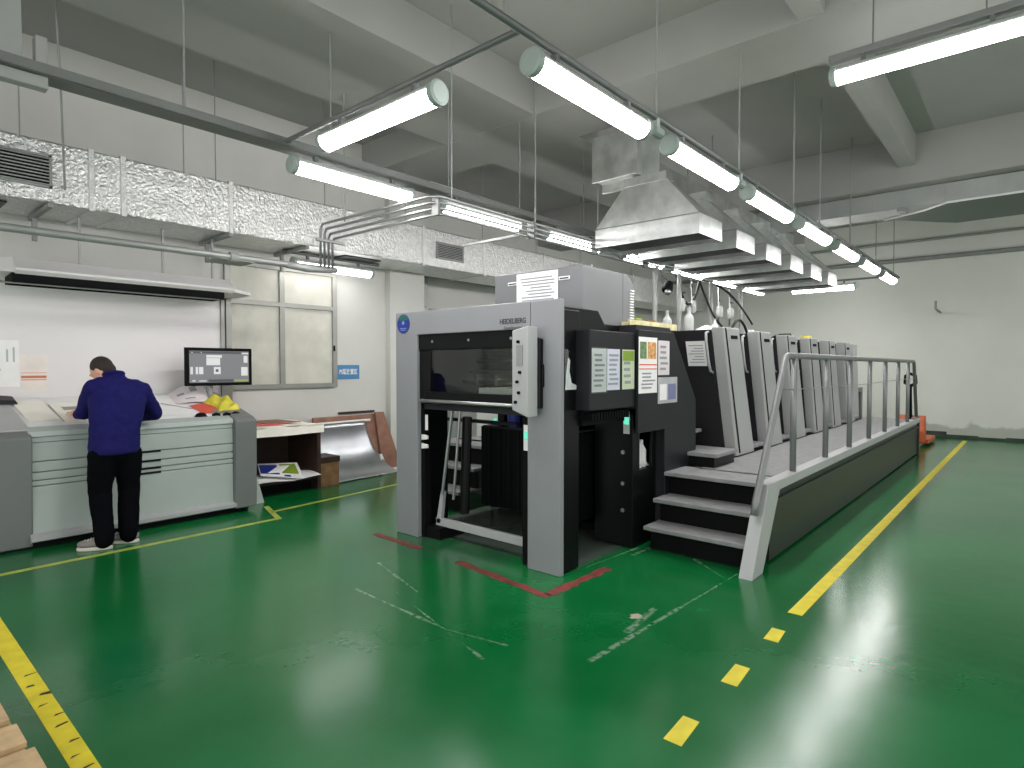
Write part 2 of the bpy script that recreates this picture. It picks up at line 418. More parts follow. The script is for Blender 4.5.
def ragged(a, b, wd, n=16):
    a = Vector(a); b = Vector(b); d = b - a; nn = Vector((-d.y, d.x)).normalized() * wd
    top = [a + d * (i / n) + nn * random.uniform(.25, .55) for i in range(n + 1)]; bot = [a + d * (i / n) - nn * random.uniform(.25, .55) for i in range(n + 1)]
    return [tuple(p) for p in top + bot[::-1]]
flat('warning_tape', ragged((3.40, 4.62), (3.36, 3.95), .09), 0, 'tapered', 'worn brownish red tape piece by the tall grey portal foot with round badge', 'floor tape', 'red tape pieces around the press front')
flat('warning_tape', ragged((3.33, 3.45), (3.22, 2.46), .085), 0, 'tapered', 'torn red tape piece along the floor before the press opening', 'floor tape', 'red tape pieces around the press front')
flat('warning_tape', ragged((3.24, 2.48), (3.98, 2.46), .10), 0, 'tapered', 'short wide red tape strip beside the corner column of the press', 'floor tape', 'red tape pieces around the press front')

# ------------------------------------------------------------------ press: delivery end
PX = 3.57
press = thing('press_delivery_unit', 'big black printing press delivery end with light grey portal and window', 'printing press', (4.5, 3.5, 0))
obj('portal_frame', MB().prism([(2.905, 1.84), (2.905, 2.05), (4.52, 2.05), (4.52, 0), (4.22, 0), (4.22, 1.84)], 0, PX, PX + .05), 'grey', press, .006)
obj('corner_column', MB().prism([(2.62, 0), (2.62, 2.05), (2.9, 2.05), (2.9, 1.84), (2.93, 1.84), (2.93, 0)], 0, PX, PX + .05), 'grey', press, .006)
for a in ((PX + .05, 3.83, 2.63, 2.93, 0.01, 1.98), (PX + .05, 3.95, 4.22, 4.5, 0.01, 1.98)): obj('column_cladding', MB().box(*a), 'black', press, .008)
obj('hood_slope', MB().prism([(PX + .05, 1.83), (PX + .05, 2.0), (4.1, 2.0), (4.26, 1.83)], 1, 2.638, 4.5), 'black', press, .006)
# window front
fr = MB().box(PX + .02, PX + .07, 2.93, 4.22, 1.70, 1.84).box(PX + .03, PX + .07, 4.08, 4.22, 1.24, 1.70).box(PX + .03, PX + .07, 2.93, 3.08, 1.24, 1.70).box(PX + .02, PX + .06, 2.93, 4.14, 1.25, 1.33)
wfr = obj('window_surround', fr, 'black', press, .005)
scr = MB()
for y in (4.03, 3.58, 3.11): scr.tube([(PX + .02, y, 1.775), (PX + .012, y, 1.775)], .012, 10)
obj('screw', scr, 'steel', wfr)
obj('window_glass', MB().box(PX + .045, PX + .052, 3.08, 4.08, 1.33, 1.70), 'glass', press)
inn = MB().box(4.45, 4.5, 2.96, 4.2, 1.25, 1.84).box(3.66, 4.5, 2.96, 3.0, 1.25, 1.84).box(3.66, 4.5, 4.16, 4.2, 1.25, 1.84).box(3.64, 4.5, 2.95, 4.2, 1.22, 1.27)
obj('interior_lining', inn, 'blackm', press)
gb = MB()
for x, z in ((4.3, 1.6), (4.2, 1.5), (4.38, 1.7), (4.1, 1.42)): gb.tube([(x, 3.0, z), (x, 4.16, z)], .022, 8)
for y in (3.2, 3.45, 3.7, 3.95): gb.box(4.05, 4.42, y - .015, y + .015, 1.38, 1.48)
obj('gripper_bar', gb, 'steel', press)
obj('delivered_sheets', MB().box(3.75, 4.4, 3.04, 3.62, 1.27, 1.37).box(3.75, 4.3, 3.04, 3.24, 1.37, 1.42), 'paperw', press)
obj('work_light', MB().tube([(4.3, 3.1, 1.79), (4.3, 3.7, 1.79)], .015, 8), emit('warm_work_light', (255, 226, 170), 22), press)
obj('grab_rail', MB().tube([(PX + .02, 3.04, 1.25), (PX - .03, 3.07, 1.25), (PX - .03, 4.13, 1.25), (PX + .02, 4.16, 1.25)], .017, 10), 'steel', press, smooth=True)
# swing-out operating panel on the column
op = obj('operating_panel', MB().prism([(2.79, 1.18), (2.79, 1.85), (2.94, 1.82), (2.94, 1.23)], 0, 3.40, 3.52), 'greylt', press, .008)
obj('panel_back', MB().prism([(2.775, 1.24), (2.775, 1.76), (2.92, 1.80), (2.92, 1.26)], 0, 3.52, 3.57), 'black', op, .01)
obj('display', MB().box(3.395, 3.40, 2.835, 2.895, 1.56, 1.71), 'tray', op)
for y, z in ((2.875, 1.735), (2.86, 1.51), (2.885, 1.44), (2.87, 1.36), (2.90, 1.29)):
    obj('push_button', MB().tube([(3.40, y, z), (3.385, y, z)], .012, 10), 'blackm', op)
obj('door_handle', MB().box(3.545, 3.57, 2.765, 2.79, 1.40, 1.57), 'black', press, .004)
# badges and little plates on the portal
bd = obj('round_badge', MB().tube([(PX - .004, 4.405, 1.945), (PX, 4.405, 1.945)], .088, 32), 'navy', press, label='dark blue round sticker with a green top')
gs = [(4.405 + .08 * math.cos(a), 1.945 + .08 * math.sin(a)) for a in [math.radians(25 + 130 * i / 14) for i in range(15)]]
obj('badge_green_top', MB().prism(gs, 0, PX - .006, PX - .004), mat('dark_green_print', (30, 96, 84), .5), bd)
obj('badge_emblem', MB().tube([(PX - .007, 4.405, 1.955), (PX - .004, 4.405, 1.955)], .018, 12).box(PX - .006, PX - .004, 4.36, 4.45, 1.90, 1.908).box(PX - .006, PX - .004, 4.37, 4.44, 1.885, 1.892), mat('pale_blue_print', (120, 140, 210), .5), bd)
text('maker_lettering', 'HEIDELBERG', 'logo', press, (PX - .001, 3.215, 1.905), .056, FACE_MX, .001, sx=0.86)
text('model_lettering', 'Speedmaster', 'logo2', press, (PX - .001, 3.17, 1.855), .036, FACE_MX, .0008)
obj('caution_sticker', MB().box(PX + .028, PX + .03, 4.105, 4.18, 1.765, 1.83), mat('pale_green_sticker', (206, 222, 180), .5), press)
obj('caution_sticker', MB().box(PX + .047, PX + .05, 4.13, 4.165, .98, 1.12), 'white', press)
for z in (.92, .84): obj('latch_handle', MB().hexa([(PX + .03, 4.12, z - .02), (PX + .03, 4.2, z - .03), (PX + .05, 4.2, z - .03), (PX + .05, 4.12, z - .02), (PX + .03, 4.12, z + .012), (PX + .03, 4.2, z + .02), (PX + .05, 4.2, z + .02), (PX + .05, 4.12, z + .012)]), 'white', press, .004)
obj('inner_post', MB().box(PX + .05, 3.7, 4.18, 4.22, 0, 1.25).box(PX + .07, 3.95, 4.0, 4.22, 0, .1), 'blackm', press)
obj('inner_post', MB().box(PX + .05, 3.72, 2.93, 3.02, 0, 1.25), 'blackm', press)
st = obj('status_plate', MB().box(PX + .045, PX + .05, 2.945, 3.005, .90, 1.10), 'white', press)
obj('indicator_light', MB().box(PX + .042, PX + .045, 2.95, 3.0, .99, 1.05), 'led', st)
# safety gate in the opening
gate = MB().hexa([(3.72, 4.08, .12), (3.72, 4.14, .12), (3.76, 4.14, .12), (3.76, 4.08, .12), (3.72, 4.04, .42), (3.72, 4.075, .42), (3.76, 4.075, .42), (3.76, 4.04, .42)])
gate.box(3.72, 3.76, 3.06, 4.14, .10, .17).box(3.72, 3.76, 3.05, 3.08, .1, .55)
sg = obj('safety_gate', gate, 'greylt', press, .004)
obj('gas_strut', MB().tube([(3.72, 4.05, .4), (3.70, 3.90, 1.16)], .016, 8).tube([(3.78, 3.97, .35), (3.76, 3.86, 1.16)], .013, 8), 'steel', sg)
obj('lift_chain_guide', MB().tube([(3.85, 3.9, .22), (3.85, 3.86, 1.1)], .045, 10), 'black', press)
# cross shelf, bucket and pile lift
obj('cross_shelf', MB().box(4.15, 4.6, 2.96, 3.95, .98, 1.0).box(3.62, 4.6, 2.96, 4.2, 1.17, 1.22).box(4.1, 4.16, 3.5, 4.5, 1.02, 1.05), 'anth2', press)
obj('ink_bucket', MB().lathe((4.22, 3.62, 1.0), [(.055, 0), (.07, .14), (.072, .14)], 16), 'bluelit', press)
obj('indicator_light', MB().ball((4.2, 3.84, 1.05), .018), 'led', press)
cur = MB().box(4.3, 4.95, 2.98, 4.12, .2, .97)
for k in range(9): cur.box(4.285, 4.3, 3.0 + k * .125, 3.06 + k * .125, .2, .965)
obj('pile_lift_curtain', cur, 'black', press, .004)
# body, boxes, tower
obj('body', MB().box(3.66, 5.1, 2.66, 4.48, 1.84, 1.9).box(4.5, 5.1, 2.66, 4.5, 1.2, 1.85).box(4.96, 5.4, 2.6, 4.5, 0, 1.2).box(3.8, 4.5, 4.22, 4.48, 1.2, 1.84).box(3.64, 3.9, 2.645, 2.96, 1.2, 1.835), 'black', press, .006)
obj('side_cover', MB().box(3.78, 4.45, 2.5, 2.94, 1.22, 1.83), 'anth2', press, .008)
obj('tower_plate', MB().prism([(4.45, 1.0), (4.45, 1.86), (5.09, 1.86), (5.57, 1.24), (5.59, 0.02), (4.93, .02), (4.93, 1.0)], 1, 2.47, 2.5), 'anth2', press, .006)
obj('tower_body', MB().prism([(4.46, 1.2), (4.46, 1.9), (5.07, 1.9), (5.42, 1.24), (5.5, 0.02), (4.96, .02), (4.96, 1.2)], 1, 2.5, 4.4), 'anth', press)
sl = MB()
for k in range(14): sl.box(3.86 + k * .04, 3.885 + k * .04, 2.53, 2.6, 1.14, 1.2)
obj('vent_slats', sl.box(3.83, 4.45, 2.6, 2.64, 1.1, 1.22), 'blackm', press)
# black lower cabinet with window
lc = MB().box(4.54, 4.60, 2.57, 2.95, 0.01, 1.15).box(4.6, 4.95, 2.57, 2.6, .01, .66).box(4.6, 4.95, 2.57, 2.6, 1.05, 1.15).box(4.6, 4.66, 2.57, 2.6, .66, 1.05).box(4.88, 4.95, 2.57, 2.6, .66, 1.05)
lc.box(4.6, 4.95, 2.9, 2.95, 0.01, 1.15).box(4.6, 4.95, 2.6, 2.9, .62, .66)
lcab = obj('lower_cabinet', lc, 'black', press, .004)
for z in (.82, .55, .32): obj('push_button', MB().tube([(4.54, 2.66, z), (4.525, 2.66, z)], .018, 10), 'steel', lcab)
st = obj('status_plate', MB().box(4.535, 4.54, 2.6, 2.66, .98, 1.17), 'white', lcab); obj('indicator_light', MB().box(4.532, 4.535, 2.605, 2.655, 1.06, 1.12), 'led', st)
obj('tray_top', MB().box(4.6, 5.5, 2.66, 3.6, 1.9, 1.94).box(4.6, 5.5, 2.64, 2.66, 1.9, 1.96), mat('stained_pale_tray', (214, 206, 160), .6, var=.25, scale=12), press)
obj('floor_rail', MB().box(4.9, 5.5, 4.5, 4.55, 0, .3), 'black', press)
for k, (x, lb) in enumerate(((4.66, ''), (4.74, ''))):
    obj('white_bottle', MB().lathe((4.755 + k * .095, 2.652 + k * .01, .66), [(.04, 0), (.045, .01), (.045, .20 - .05 * k), (.018, .25 - .05 * k), (.018, .29 - .05 * k)], 14), 'white', smooth='edge', cat='bottle',
        label=('white plastic bottle in the black cabinet window, beside its mullion', 'white plastic bottle in the black cabinet window, nearer the steps')[k], group='bottles in the press cabinet')
obj('folded_white_cloth', MB().grid(lambda u, v: (4.63 + .28 * u, 2.603 + .03 * v, .675 + .05 * math.sin(u * 4) * .5 + .04 * v), 10, 4), 'white', cat='cloth', label='white folded cloth lying at the foot of the cabinet window')

# things on the tray on top of the press tower
for k, (x, y, m_, lb) in enumerate(((4.75, 2.78, 'paperw', 'small cream tin on the press tower tray, beside the cabinet louvres'), (5.0, 2.8, 'lime', 'greenish tin lying on the tray of the press tower'), (5.3, 2.82, 'wood3', 'brown tin on the tray of the press tower'))):
    obj('small_tin', MB().lathe((x, y, 1.94), [(.05, 0), (.052, .01), (.052, .055), (.047, .06)], 16), m_, cat='tin', label=lb, group='tins on the press tower tray')

# posted sheets on the side of the press
def lines(parent, x0, x1, z0, z1, n, face, plane, m='ink'):
    mb = MB()
    for k in range(n):
        z = z0 + (z1 - z0) * (k + .5) / n; a = x0 + (x1 - x0) * random.uniform(0, .15); b = x1 - (x1 - x0) * random.uniform(0, .35); h = (z1 - z0) / n * .22
        if face == 'y': mb.box(a, b, plane - .0012, plane, z - h, z + h)
        else: mb.box(plane - .0012, plane, a, b, z - h, z + h)
    return obj('printed_lines', mb, m, parent)
def sheet_y(x0, x1, z0, z1, y, m, label, nl=6, group=None, lm='ink', name='posted_sheet'):
    s = obj(name, MB().box(x0, x1, y - .002, y - .0002, z0, z1), m, label=label, cat='notice', group=group)
    if nl: lines(s, x0 + .02, x1 - .02, z0 + .03, z1 - .03, nl, 'y', y - .002, lm)
    return s
G = 'notices stuck on the dark press side'
slv = obj('plastic_sleeve', MB().grid(lambda u, v: (3.63 + .19 * u, 2.622 - .006 * math.sin(math.pi * u) - .004 * math.sin(17 * u + 5 * v) * math.sin(9 * v), 1.37 + .31 * v), 10, 12), 'sleeve', cat='notice', label='crumpled clear plastic sleeve on the black column side', group=G, smooth=True)
obj('crumpled_insert', MB().prism([(3.64, 1.38), (3.80, 1.38), (3.79, 1.41), (3.72, 1.43), (3.69, 1.52), (3.70, 1.60), (3.675, 1.62), (3.65, 1.5)], 1, 2.624, 2.626), 'paper', slv)
pl = sheet_y(3.80, 4.0, 1.36, 1.69, 2.5, 'paper', 'white sheet in a shiny clear pocket beside the black gap', 7, G)
obj('clear_pocket', MB().box(3.79, 4.01, 2.492, 2.494, 1.35, 1.70), 'sleeve', pl)
sheet_y(4.005, 4.20, 1.37, 1.69, 2.5, mat('bluish_white_paper', (206, 210, 224), .6), 'bluish white sheet between the clear pocket and the green form', 7, G)
g_ = sheet_y(4.24, 4.43, 1.37, 1.69, 2.5, mat('pale_green_paper', (196, 208, 176), .6), 'pale green printed form with lime header', 5, G)
obj('header_print', MB().box(4.25, 4.42, 2.4965, 2.498, 1.6, 1.68), 'lime', g_)
c_ = sheet_y(4.45, 4.77, 1.33, 1.80, 2.47, 'paper', 'tall colourful chart with red lines and small pictures', 0, G)
obj('picture_print', MB().box(4.47, 4.58, 2.4665, 2.468, 1.62, 1.76), mat('leaf_green_print', (110, 136, 92), .5, var=.5, scale=30), c_)
obj('picture_print', MB().box(4.6, 4.75, 2.4665, 2.468, 1.62, 1.76), mat('orange_print', (214, 158, 96), .5, var=.5, scale=30), c_)
obj('red_rule', MB().box(4.46, 4.76, 2.4665, 2.468, 1.565, 1.575).box(4.46, 4.76, 2.4665, 2.468, 1.53, 1.538), 'red', c_)
lines(c_, 4.48, 4.74, 1.36, 1.51, 5, 'y', 2.468)
sheet_y(4.79, 5.0, 1.48, 1.78, 2.47, mat('pinkish_paper', (222, 214, 216), .6), 'narrow pinkish white slip beside the colourful chart', 5, G)
b_ = sheet_y(4.79, 5.16, 1.23, 1.46, 2.47, mat('grey_photo_paper', (176, 178, 182), .5, var=.15), 'grey notice with a bluish square below the pinkish slip', 0, G)
obj('picture_print', MB().box(4.98, 5.13, 2.4665, 2.468, 1.26, 1.40), mat('dull_blue_print', (120, 122, 160), .5), b_)
obj('picture_print', MB().box(4.82, 4.95, 2.4665, 2.468, 1.26, 1.40), 'paper', b_)

# ------------------------------------------------------------------ grey cabinet on top
cab = thing('control_cabinet', 'grey metal cabinet with louvres standing on top of the press', 'cabinet', (4.4, 3.2, 1.9))
obj('body', MB().prism([(2.72, 1.9), (2.72, 2.36), (3.66, 2.36), (3.66, 1.9)], 0, 4.0, 4.62), 'cabgrey', cab, .008)
obj('side_cheek', MB().prism([(4.62, 1.9), (4.62, 2.36), (4.7, 2.35), (4.82, 2.27), (4.82, 1.9)], 1, 2.72, 3.66), 'cabgrey', cab, .006)
sl = MB()
for k in range(13): sl.box(4.735, 4.80, 2.712, 2.722, 1.93 + k * .024, 1.941 + k * .024)
obj('louvres', sl, 'white', cab)
for y0 in (3.39, 2.84):
    h = obj('slot_handle', MB().box(3.992, 4.0, y0, y0 + .11, 2.255, 2.285), 'white', cab, .003); obj('slot', MB().box(3.990, 3.992, y0 + .012, y0 + .098, 2.264, 2.274), 'blackm', h)
s_ = obj('posted_sheet', MB().box(3.994, 3.9985, 2.96, 3.4, 2.06, 2.345), 'paper', cat='notice', label='large white printed sheet on the grey cabinet above the portal')
lines(s_, 2.99, 3.36, 2.1, 2.31, 8, 'x', 3.994)

# ------------------------------------------------------------------ printing units
UX = [5.79 + .98 * k for k in range(6)]
def unit(x0):
    t = thing('printing_unit', '', 'printing unit', (x0 + .2, 3.4, 0), 'printing units of the press in a row')
    obj('body', MB().prism([(x0 + .40, .05), (x0 + .40, .63), (x0 + .01, 1.92), (x0 + .42, 1.93), (x0 + .91, .63), (x0 + .91, .05)], 1, 2.42, 4.5), 'anth', t, .006)
    cv = obj('cover', MB().prism([(x0 + .40, .63), (x0, 1.94), (x0 + .43, 1.945), (x0 + .92, .63)], 1, 2.3, 2.42), 'cover', t, .012)
    obj('groove', MB().prism([(x0 + .46, .66), (x0 + .05, 1.935), (x0 + .08, 1.935), (x0 + .50, .66)], 1, 2.297, 2.30), 'blackm', cv)
    obj('nameplate', MB().prism([(x0 + .21, 1.83), (x0 + .20, 1.865), (x0 + .37, 1.868), (x0 + .383, 1.833)], 1, 2.296, 2.30), 'blackm', cv)
    sl = .40 / 1.31
    obj('grab_handle', MB().tube([(x0 + (1.94 - z) * sl - o, 2.455, z) for z, o in ((1.90, -.01), (1.885, .05), (1.8, .07), (1.6, .07), (1.51, .05), (1.49, -.01))], .014, 8), 'greylt', t, smooth=True)
    obj('toe_step', MB().box(x0 + .93, x0 + 1.3, 2.32, 2.9, .66, .70), 'deck', t, .004)
    obj('plinth', MB().box(x0 + .42, x0 + 1.34, 2.34, 4.4, 0, .63), 'black', t)
    return t
u0 = unit(UX[0]); u0['label'] = 'first printing unit beside the tower, with a white sheet on its dark side'
ul = ['second printing unit from the tower, black hose arching over its top', 'third printing unit from the tower, between two plain grey units', 'fourth printing unit from the tower, dark bracket on its top', 'fifth printing unit from the tower, yellow tin on its top', 'sixth and last printing unit, beside the far end frame']
for k in range(1, 6): dup(u0, (UX[k] + .2, 3.4, 0), ul[k - 1])
def slope_pt(y, z, o): return (5.79 + (1.94 - z) * .305 - o, y, z)
s_ = obj('posted_sheet', MB().hexa([slope_pt(2.5, 1.56, .004), slope_pt(2.7, 1.56, .004), slope_pt(2.7, 1.56, .001), slope_pt(2.5, 1.56, .001), slope_pt(2.5, 1.81, .004), slope_pt(2.7, 1.81, .004), slope_pt(2.7, 1.81, .001), slope_pt(2.5, 1.81, .001)]), 'paper',
    label='white printed sheet on the dark sloped flank of the first printing unit', cat='notice')
ml = MB()
for k in range(7):
    z = 1.595 + k * .028; b = 2.68 - .03 * (k % 3)
    ml.hexa([slope_pt(2.52, z, .006), slope_pt(b, z, .006), slope_pt(b, z, .004), slope_pt(2.52, z, .004), slope_pt(2.52, z + .007, .006), slope_pt(b, z + .007, .006), slope_pt(b, z + .007, .004), slope_pt(2.52, z + .007, .004)])
obj('printed_lines', ml, 'ink', s_)
end = thing('feeder_frame', 'light grey feeder end frame beyond the last printing unit', 'feeder', (12.0, 3.2, 0))
obj('body', MB().box(12.1, 12.7, 2.6, 4.4, 0, 1.6), 'anth', end, .01)
obj('side_plate', MB().prism([(12.15, .66), (11.95, 1.95), (12.25, 1.95), (12.5, .66)], 1, 2.42, 2.6), 'greylt', end, .01)
obj('feed_table', MB().box(12.5, 13.2, 2.5, 4.2, 1.08, 1.16).box(13.1, 13.2, 2.5, 2.6, 0, 1.08), 'consdark', end, .005)

# ------------------------------------------------------------------ operator platform with stairs and rail
ZD = .62
pf = thing('operator_platform', 'raised grey walkway with three steps and tube handrail', 'platform', (8.5, 1.95, 0))
for k, (z, xa, xb) in enumerate(((.21, 4.56, 4.95), (.415, 4.73, 5.1), (ZD, 4.93, 5.35))):
    obj('step_tread', MB().box(xa, xb, 1.6, 2.48, z - .035, z), 'deck', pf, .006)
    obj('step_riser', MB().box(xa + .1, xa + .12, 1.6, 2.46, z - .21, z - .035), 'blackm', pf)
obj('deck', MB().box(5.3, 12.8, 1.6, 2.32, ZD - .035, ZD), 'deck', pf)
sk = MB().box(4.9, 12.78, 1.56, 1.6, 0.02, .56)
obj('skirt_panel', sk, 'skirt', pf)
obj('skirt_lip', MB().box(5.0, 12.79, 1.535, 1.56, .47, .50).box(12.79, 12.82, 1.53, 2.3, 0.0, .6), 'skirt', pf, .003)
obj('stringer', MB().prism([(4.41, 0), (4.76, ZD + .03), (12.82, ZD + .03), (12.82, ZD - .045), (5.02, ZD - .045), (4.64, 0)], 1, 1.52, 1.62), 'greylt', pf, .004)
zr = 1.645
obj('top_rail', MB().tube([(4.58, 1.57, .44), (4.62, 1.57, .54), (5.26, 1.57, zr - .07), (5.3, 1.57, zr - .015), (5.36, 1.57, zr), (12.25, 1.57, zr), (12.34, 1.57, zr - .02), (12.72, 1.57, ZD + .02)], .027, 12), 'rail', pf, smooth=True)
for x in (5.53, 6.6, 7.62, 8.69, 9.74, 10.78, 11.72):
    obj('rail_post', MB().tube([(x, 1.57, ZD + .02), (x, 1.57, zr)], .027, 12), 'rail', pf, smooth=True)
obj('rail_foot', MB().box(12.3, 12.8, 1.55, 1.59, ZD + .02, ZD + .06), 'rail', pf)
obj('rail_wire', MB().tube([(5.15, 1.57, 1.36), (8, 1.57, 1.34), (12.45, 1.57, 1.36)], .004, 6), 'steel', pf)
obj('inner_step', MB().box(5.39, 5.92, 2.19, 2.95, .715, .75), 'deck', pf, .004); obj('inner_step', MB().box(5.62, 6.06, 2.62, 3.3, .875, .91), 'deck', pf, .004)
obj('inner_riser', MB().box(5.42, 5.9, 2.22, 2.95, .62, .715), 'black', pf); obj('inner_riser', MB().box(5.64, 6.04, 2.66, 3.3, .62, .875), 'black', pf)
obj('inner_floor', MB().box(5.58, 6.15, 2.32, 4.4, .58, .619), 'deck', pf)
# walkway on the other side, seen through the press opening
fs = thing('side_steps', 'grey steps on the far side of the press, seen through its opening', 'steps', (5.2, 5.0, 0))
for z, x in ((.22, 4.45), (.44, 4.68), (.66, 4.9)):
    obj('step_tread', MB().box(x, x + .4, 4.6, 5.5, z - .035, z), 'deck', fs, .005); obj('step_riser', MB().box(x + .05, x + .07, 4.6, 5.5, z - .22, z - .035), 'blackm', fs)
obj('deck', MB().box(5.2, 11.5, 4.6, 5.4, .6, .66).box(5.3, 5.34, 4.6, 5.4, 0, .6).box(11.4, 11.44, 4.6, 5.4, 0, .6), 'deck', fs)

# ------------------------------------------------------------------ exhaust hoods and header duct
def hood(x0):
    x1 = x0 + .62
    t = thing('exhaust_hood', '', 'exhaust hood', (x0 + .31, 3.4, 3.0), 'exhaust hoods over the printing units')
    y0, y1, z0, z1, zt = 2.77, 4.10, 3.0, 3.22, 3.66
    lip = MB()
    for a in ((x0, x0 + .012, y0, y1), (x1 - .012, x1, y0, y1), (x0 + .012, x1 - .012, y0, y0 + .012), (x0 + .012, x1 - .012, y1 - .012, y1)): lip.box(*a, z0, z1)
    obj('lip', lip, 'galv', t)
    a = (x0 + .0, y0, z1), (x1, y0, z1), (x1, y1, z1), (x0, y1, z1); b = (x0 + .01, 3.16, zt), (x0 + .16, 3.16, zt), (x0 + .16, 3.72, zt), (x0 + .01, 3.72, zt)
    mb = MB().add([*a, *b], [(0, 1, 5, 4), (1, 2, 6, 5), (2, 3, 7, 6), (3, 0, 4, 7), (4, 5, 6, 7)])
    obj('cone', mb, 'galv', t)
    obj('seam', MB().tube([(x0 - .004, y0, z1), (x0 - .004, y1, z1)], .006, 6).tube([(x0 + .012, y0 + .19, 3.43), (x0 + .012, y1 - .19, 3.43)], .006, 6), 'steel', t)
    obj('filter', MB().box(x0 + .012, x1 - .012, y0 + .012, y1 - .012, z0 + .05, z0 + .07), 'anth2', t)
    return t
HX = [6.3 + 1.075 * k for k in range(6)]
h0 = hood(HX[0]); h0['label'] = 'first and largest looking galvanised exhaust hood, below the square duct end'
hl = ['second galvanised exhaust hood from the square duct end', 'third galvanised exhaust hood from the square duct end', 'fourth galvanised exhaust hood from the square duct end', 'fifth galvanised hood, second from the far wall', 'sixth galvanised hood, the one closest to the far wall']
for k in range(1, 6): dup(h0, (HX[k] + .31, 3.4, 3.0), hl[k - 1])
hd = thing('exhaust_duct', 'square galvanised exhaust duct above the row of hoods', 'air duct', (9, 3.6, 3.7))
obj('duct_run', MB().box(6.5, 12.0, 3.45, 3.95, 3.74, 4.0), 'galv', hd, .004)
obj('duct_end', MB().box(6.27, 6.5, 3.54, 4.1, 3.8, 4.3).box(6.25, 6.28, 3.52, 4.12, 3.78, 4.32).box(6.48, 6.52, 3.34, 4.12, 3.70, 4.32), 'galv', hd, .004)
for k in range(6): obj('collar', MB().box(HX[k] + .01, HX[k] + .16, 3.17, 3.71, 3.655, 3.76).box(HX[k], HX[k] + .18, 3.15, 3.73, 3.66, 3.675), 'galv', hd)

# ------------------------------------------------------------------ light fittings
ZL = 3.2
def lamp(L=1.27):
    t = thing('tube_light', '', 'ceiling light', (0, 0, ZL), None)
    t.location = (0, 0, 0)
    def half(a0, a1, r, x0, x1, n=12):
        pts = [(r * math.cos(a0 + (a1 - a0) * i / n), r * math.sin(a0 + (a1 - a0) * i / n)) for i in range(n + 1)]
        return MB().prism(pts, 0, x0, x1)
    hs = obj('housing', half(math.radians(-8), math.radians(188), .066, -L / 2 + .03, L / 2 - .03), 'housing', t)
    obj('diffuser', half(math.radians(172), math.radians(368), .071, -L / 2 + .035, L / 2 - .035, 16), 'tube', t)
    for s in (-1, 1):
        e = MB().tube([(s * (L / 2 - .05), 0, 0), (s * (L / 2 - .01), 0, 0), (s * L / 2, 0, 0)], [.076, .076, .06], 20)
        obj('end_cap', e, 'cap', t)
    for s in (-1, 1): obj('clip', MB().box(s * .4 - .015, s * .4 + .015, -.02, .02, .06, .115), 'conduit', t)
    return t
lp = lamp(); first = [True]
def put_lamp(x, y, z, label, group, along='x'):
    rot = (0, 0, 0) if along == 'x' else (0, 0, R90)
    if first[0]:
        first[0] = False; lp.location = (x, y, z); lp.rotation_euler = rot; lp['label'] = label; lp['group'] = group; return lp
    t = dup(lp, (x, y, z), label, rot); t['group'] = group; return t
ordn = ['first', 'second', 'third', 'fourth', 'fifth', 'sixth', 'seventh', 'eighth']
GA = 'tube lights in the row above the walkway'; GB = 'tube lights in the row along the wall duct'
for k in range(7): put_lamp(3.19 + 1.625 * k, 2.09, ZL, 'lit tube light above the walkway, %s counted from the crossing conduit toward the far wall' % ordn[k], GA)
for k, x in enumerate((3.2, 4.82, 6.55, 8.4, 9.95, 11.55, 13.15)): put_lamp(x, 4.6, ZL, 'lit tube light under the cable tray, %s counted from the crossing conduit' % ordn[k], GB)
put_lamp(2.5, 3.36, ZL, 'lit tube light hanging under the crossing conduit between the two rows', 'crosswise tube lights', 'y')
put_lamp(5.47, .67, 3.9, 'lit tube light hanging alone beyond the walkway row, on the yellow line side', 'crosswise tube lights', 'y')
put_lamp(13.9, 3.4, ZL, 'lit crosswise tube light beyond the last exhaust hood', 'crosswise tube lights', 'y')
wl = put_lamp(4.75, 7.36, 2.915, 'lit tube light under the foil duct beside the wall column', 'wall tube lights')
for o in [q for q in COL.objects if q.parent == wl and q.name.startswith('diffuser')]:
    o.data = o.data.copy(); o.data.materials[0] = M['tubedim']
def tube_thing(name, path, r, m, label, cat, group=None, n=10):
    return obj(name, MB().tube(path, r, n), m, smooth='edge', label=label, cat=cat, group=group)
cd = thing('light_conduit', 'grey conduit carrying the tube light row above the walkway', 'conduit', (6, 2.09, 3.31))
obj('pipe', MB().tube([(-1.5, 2.09, 3.335), (14.2, 2.09, 3.335)], .022, 8), 'conduit', cd, smooth=True)
for k in range(6): obj('junction_plug', MB().tube([(4.0 + 1.625 * k - .06, 2.09, 3.24), (4.0 + 1.625 * k + .06, 2.09, 3.24)], .04, 10).box(4.0 + 1.625 * k - .02, 4.0 + 1.625 * k + .02, 2.07, 2.11, 3.24, 3.33), 'cap', cd)
tube_thing('light_conduit', [(2.5, 2.11, 3.34), (2.5, 4.52, 3.34)], .02, 'conduit', 'grey conduit crossing between the two long light rows', 'conduit')
ch = MB().box(5.43, 5.51, .03, 1.31, 4.012, 4.06).box(5.465, 5.475, .3, .31, 4.06, 4.9).box(5.465, 5.475, 1.0, 1.01, 4.06, 4.9)
obj('light_channel', ch, 'traydark', label='zinc channel above the single tube light on the yellow line side', cat='conduit')
tr = thing('cable_tray', 'long zinc cable tray above the wall side light row', 'cable tray', (6, 4.65, 3.32))
obj('channel', MB().box(-3, 14, 4.55, 4.56, 3.315, 3.38).box(-3, 14, 4.55, 4.72, 3.312, 3.32).box(-3, 14, 4.71, 4.72, 3.315, 3.38), 'traydark', tr)
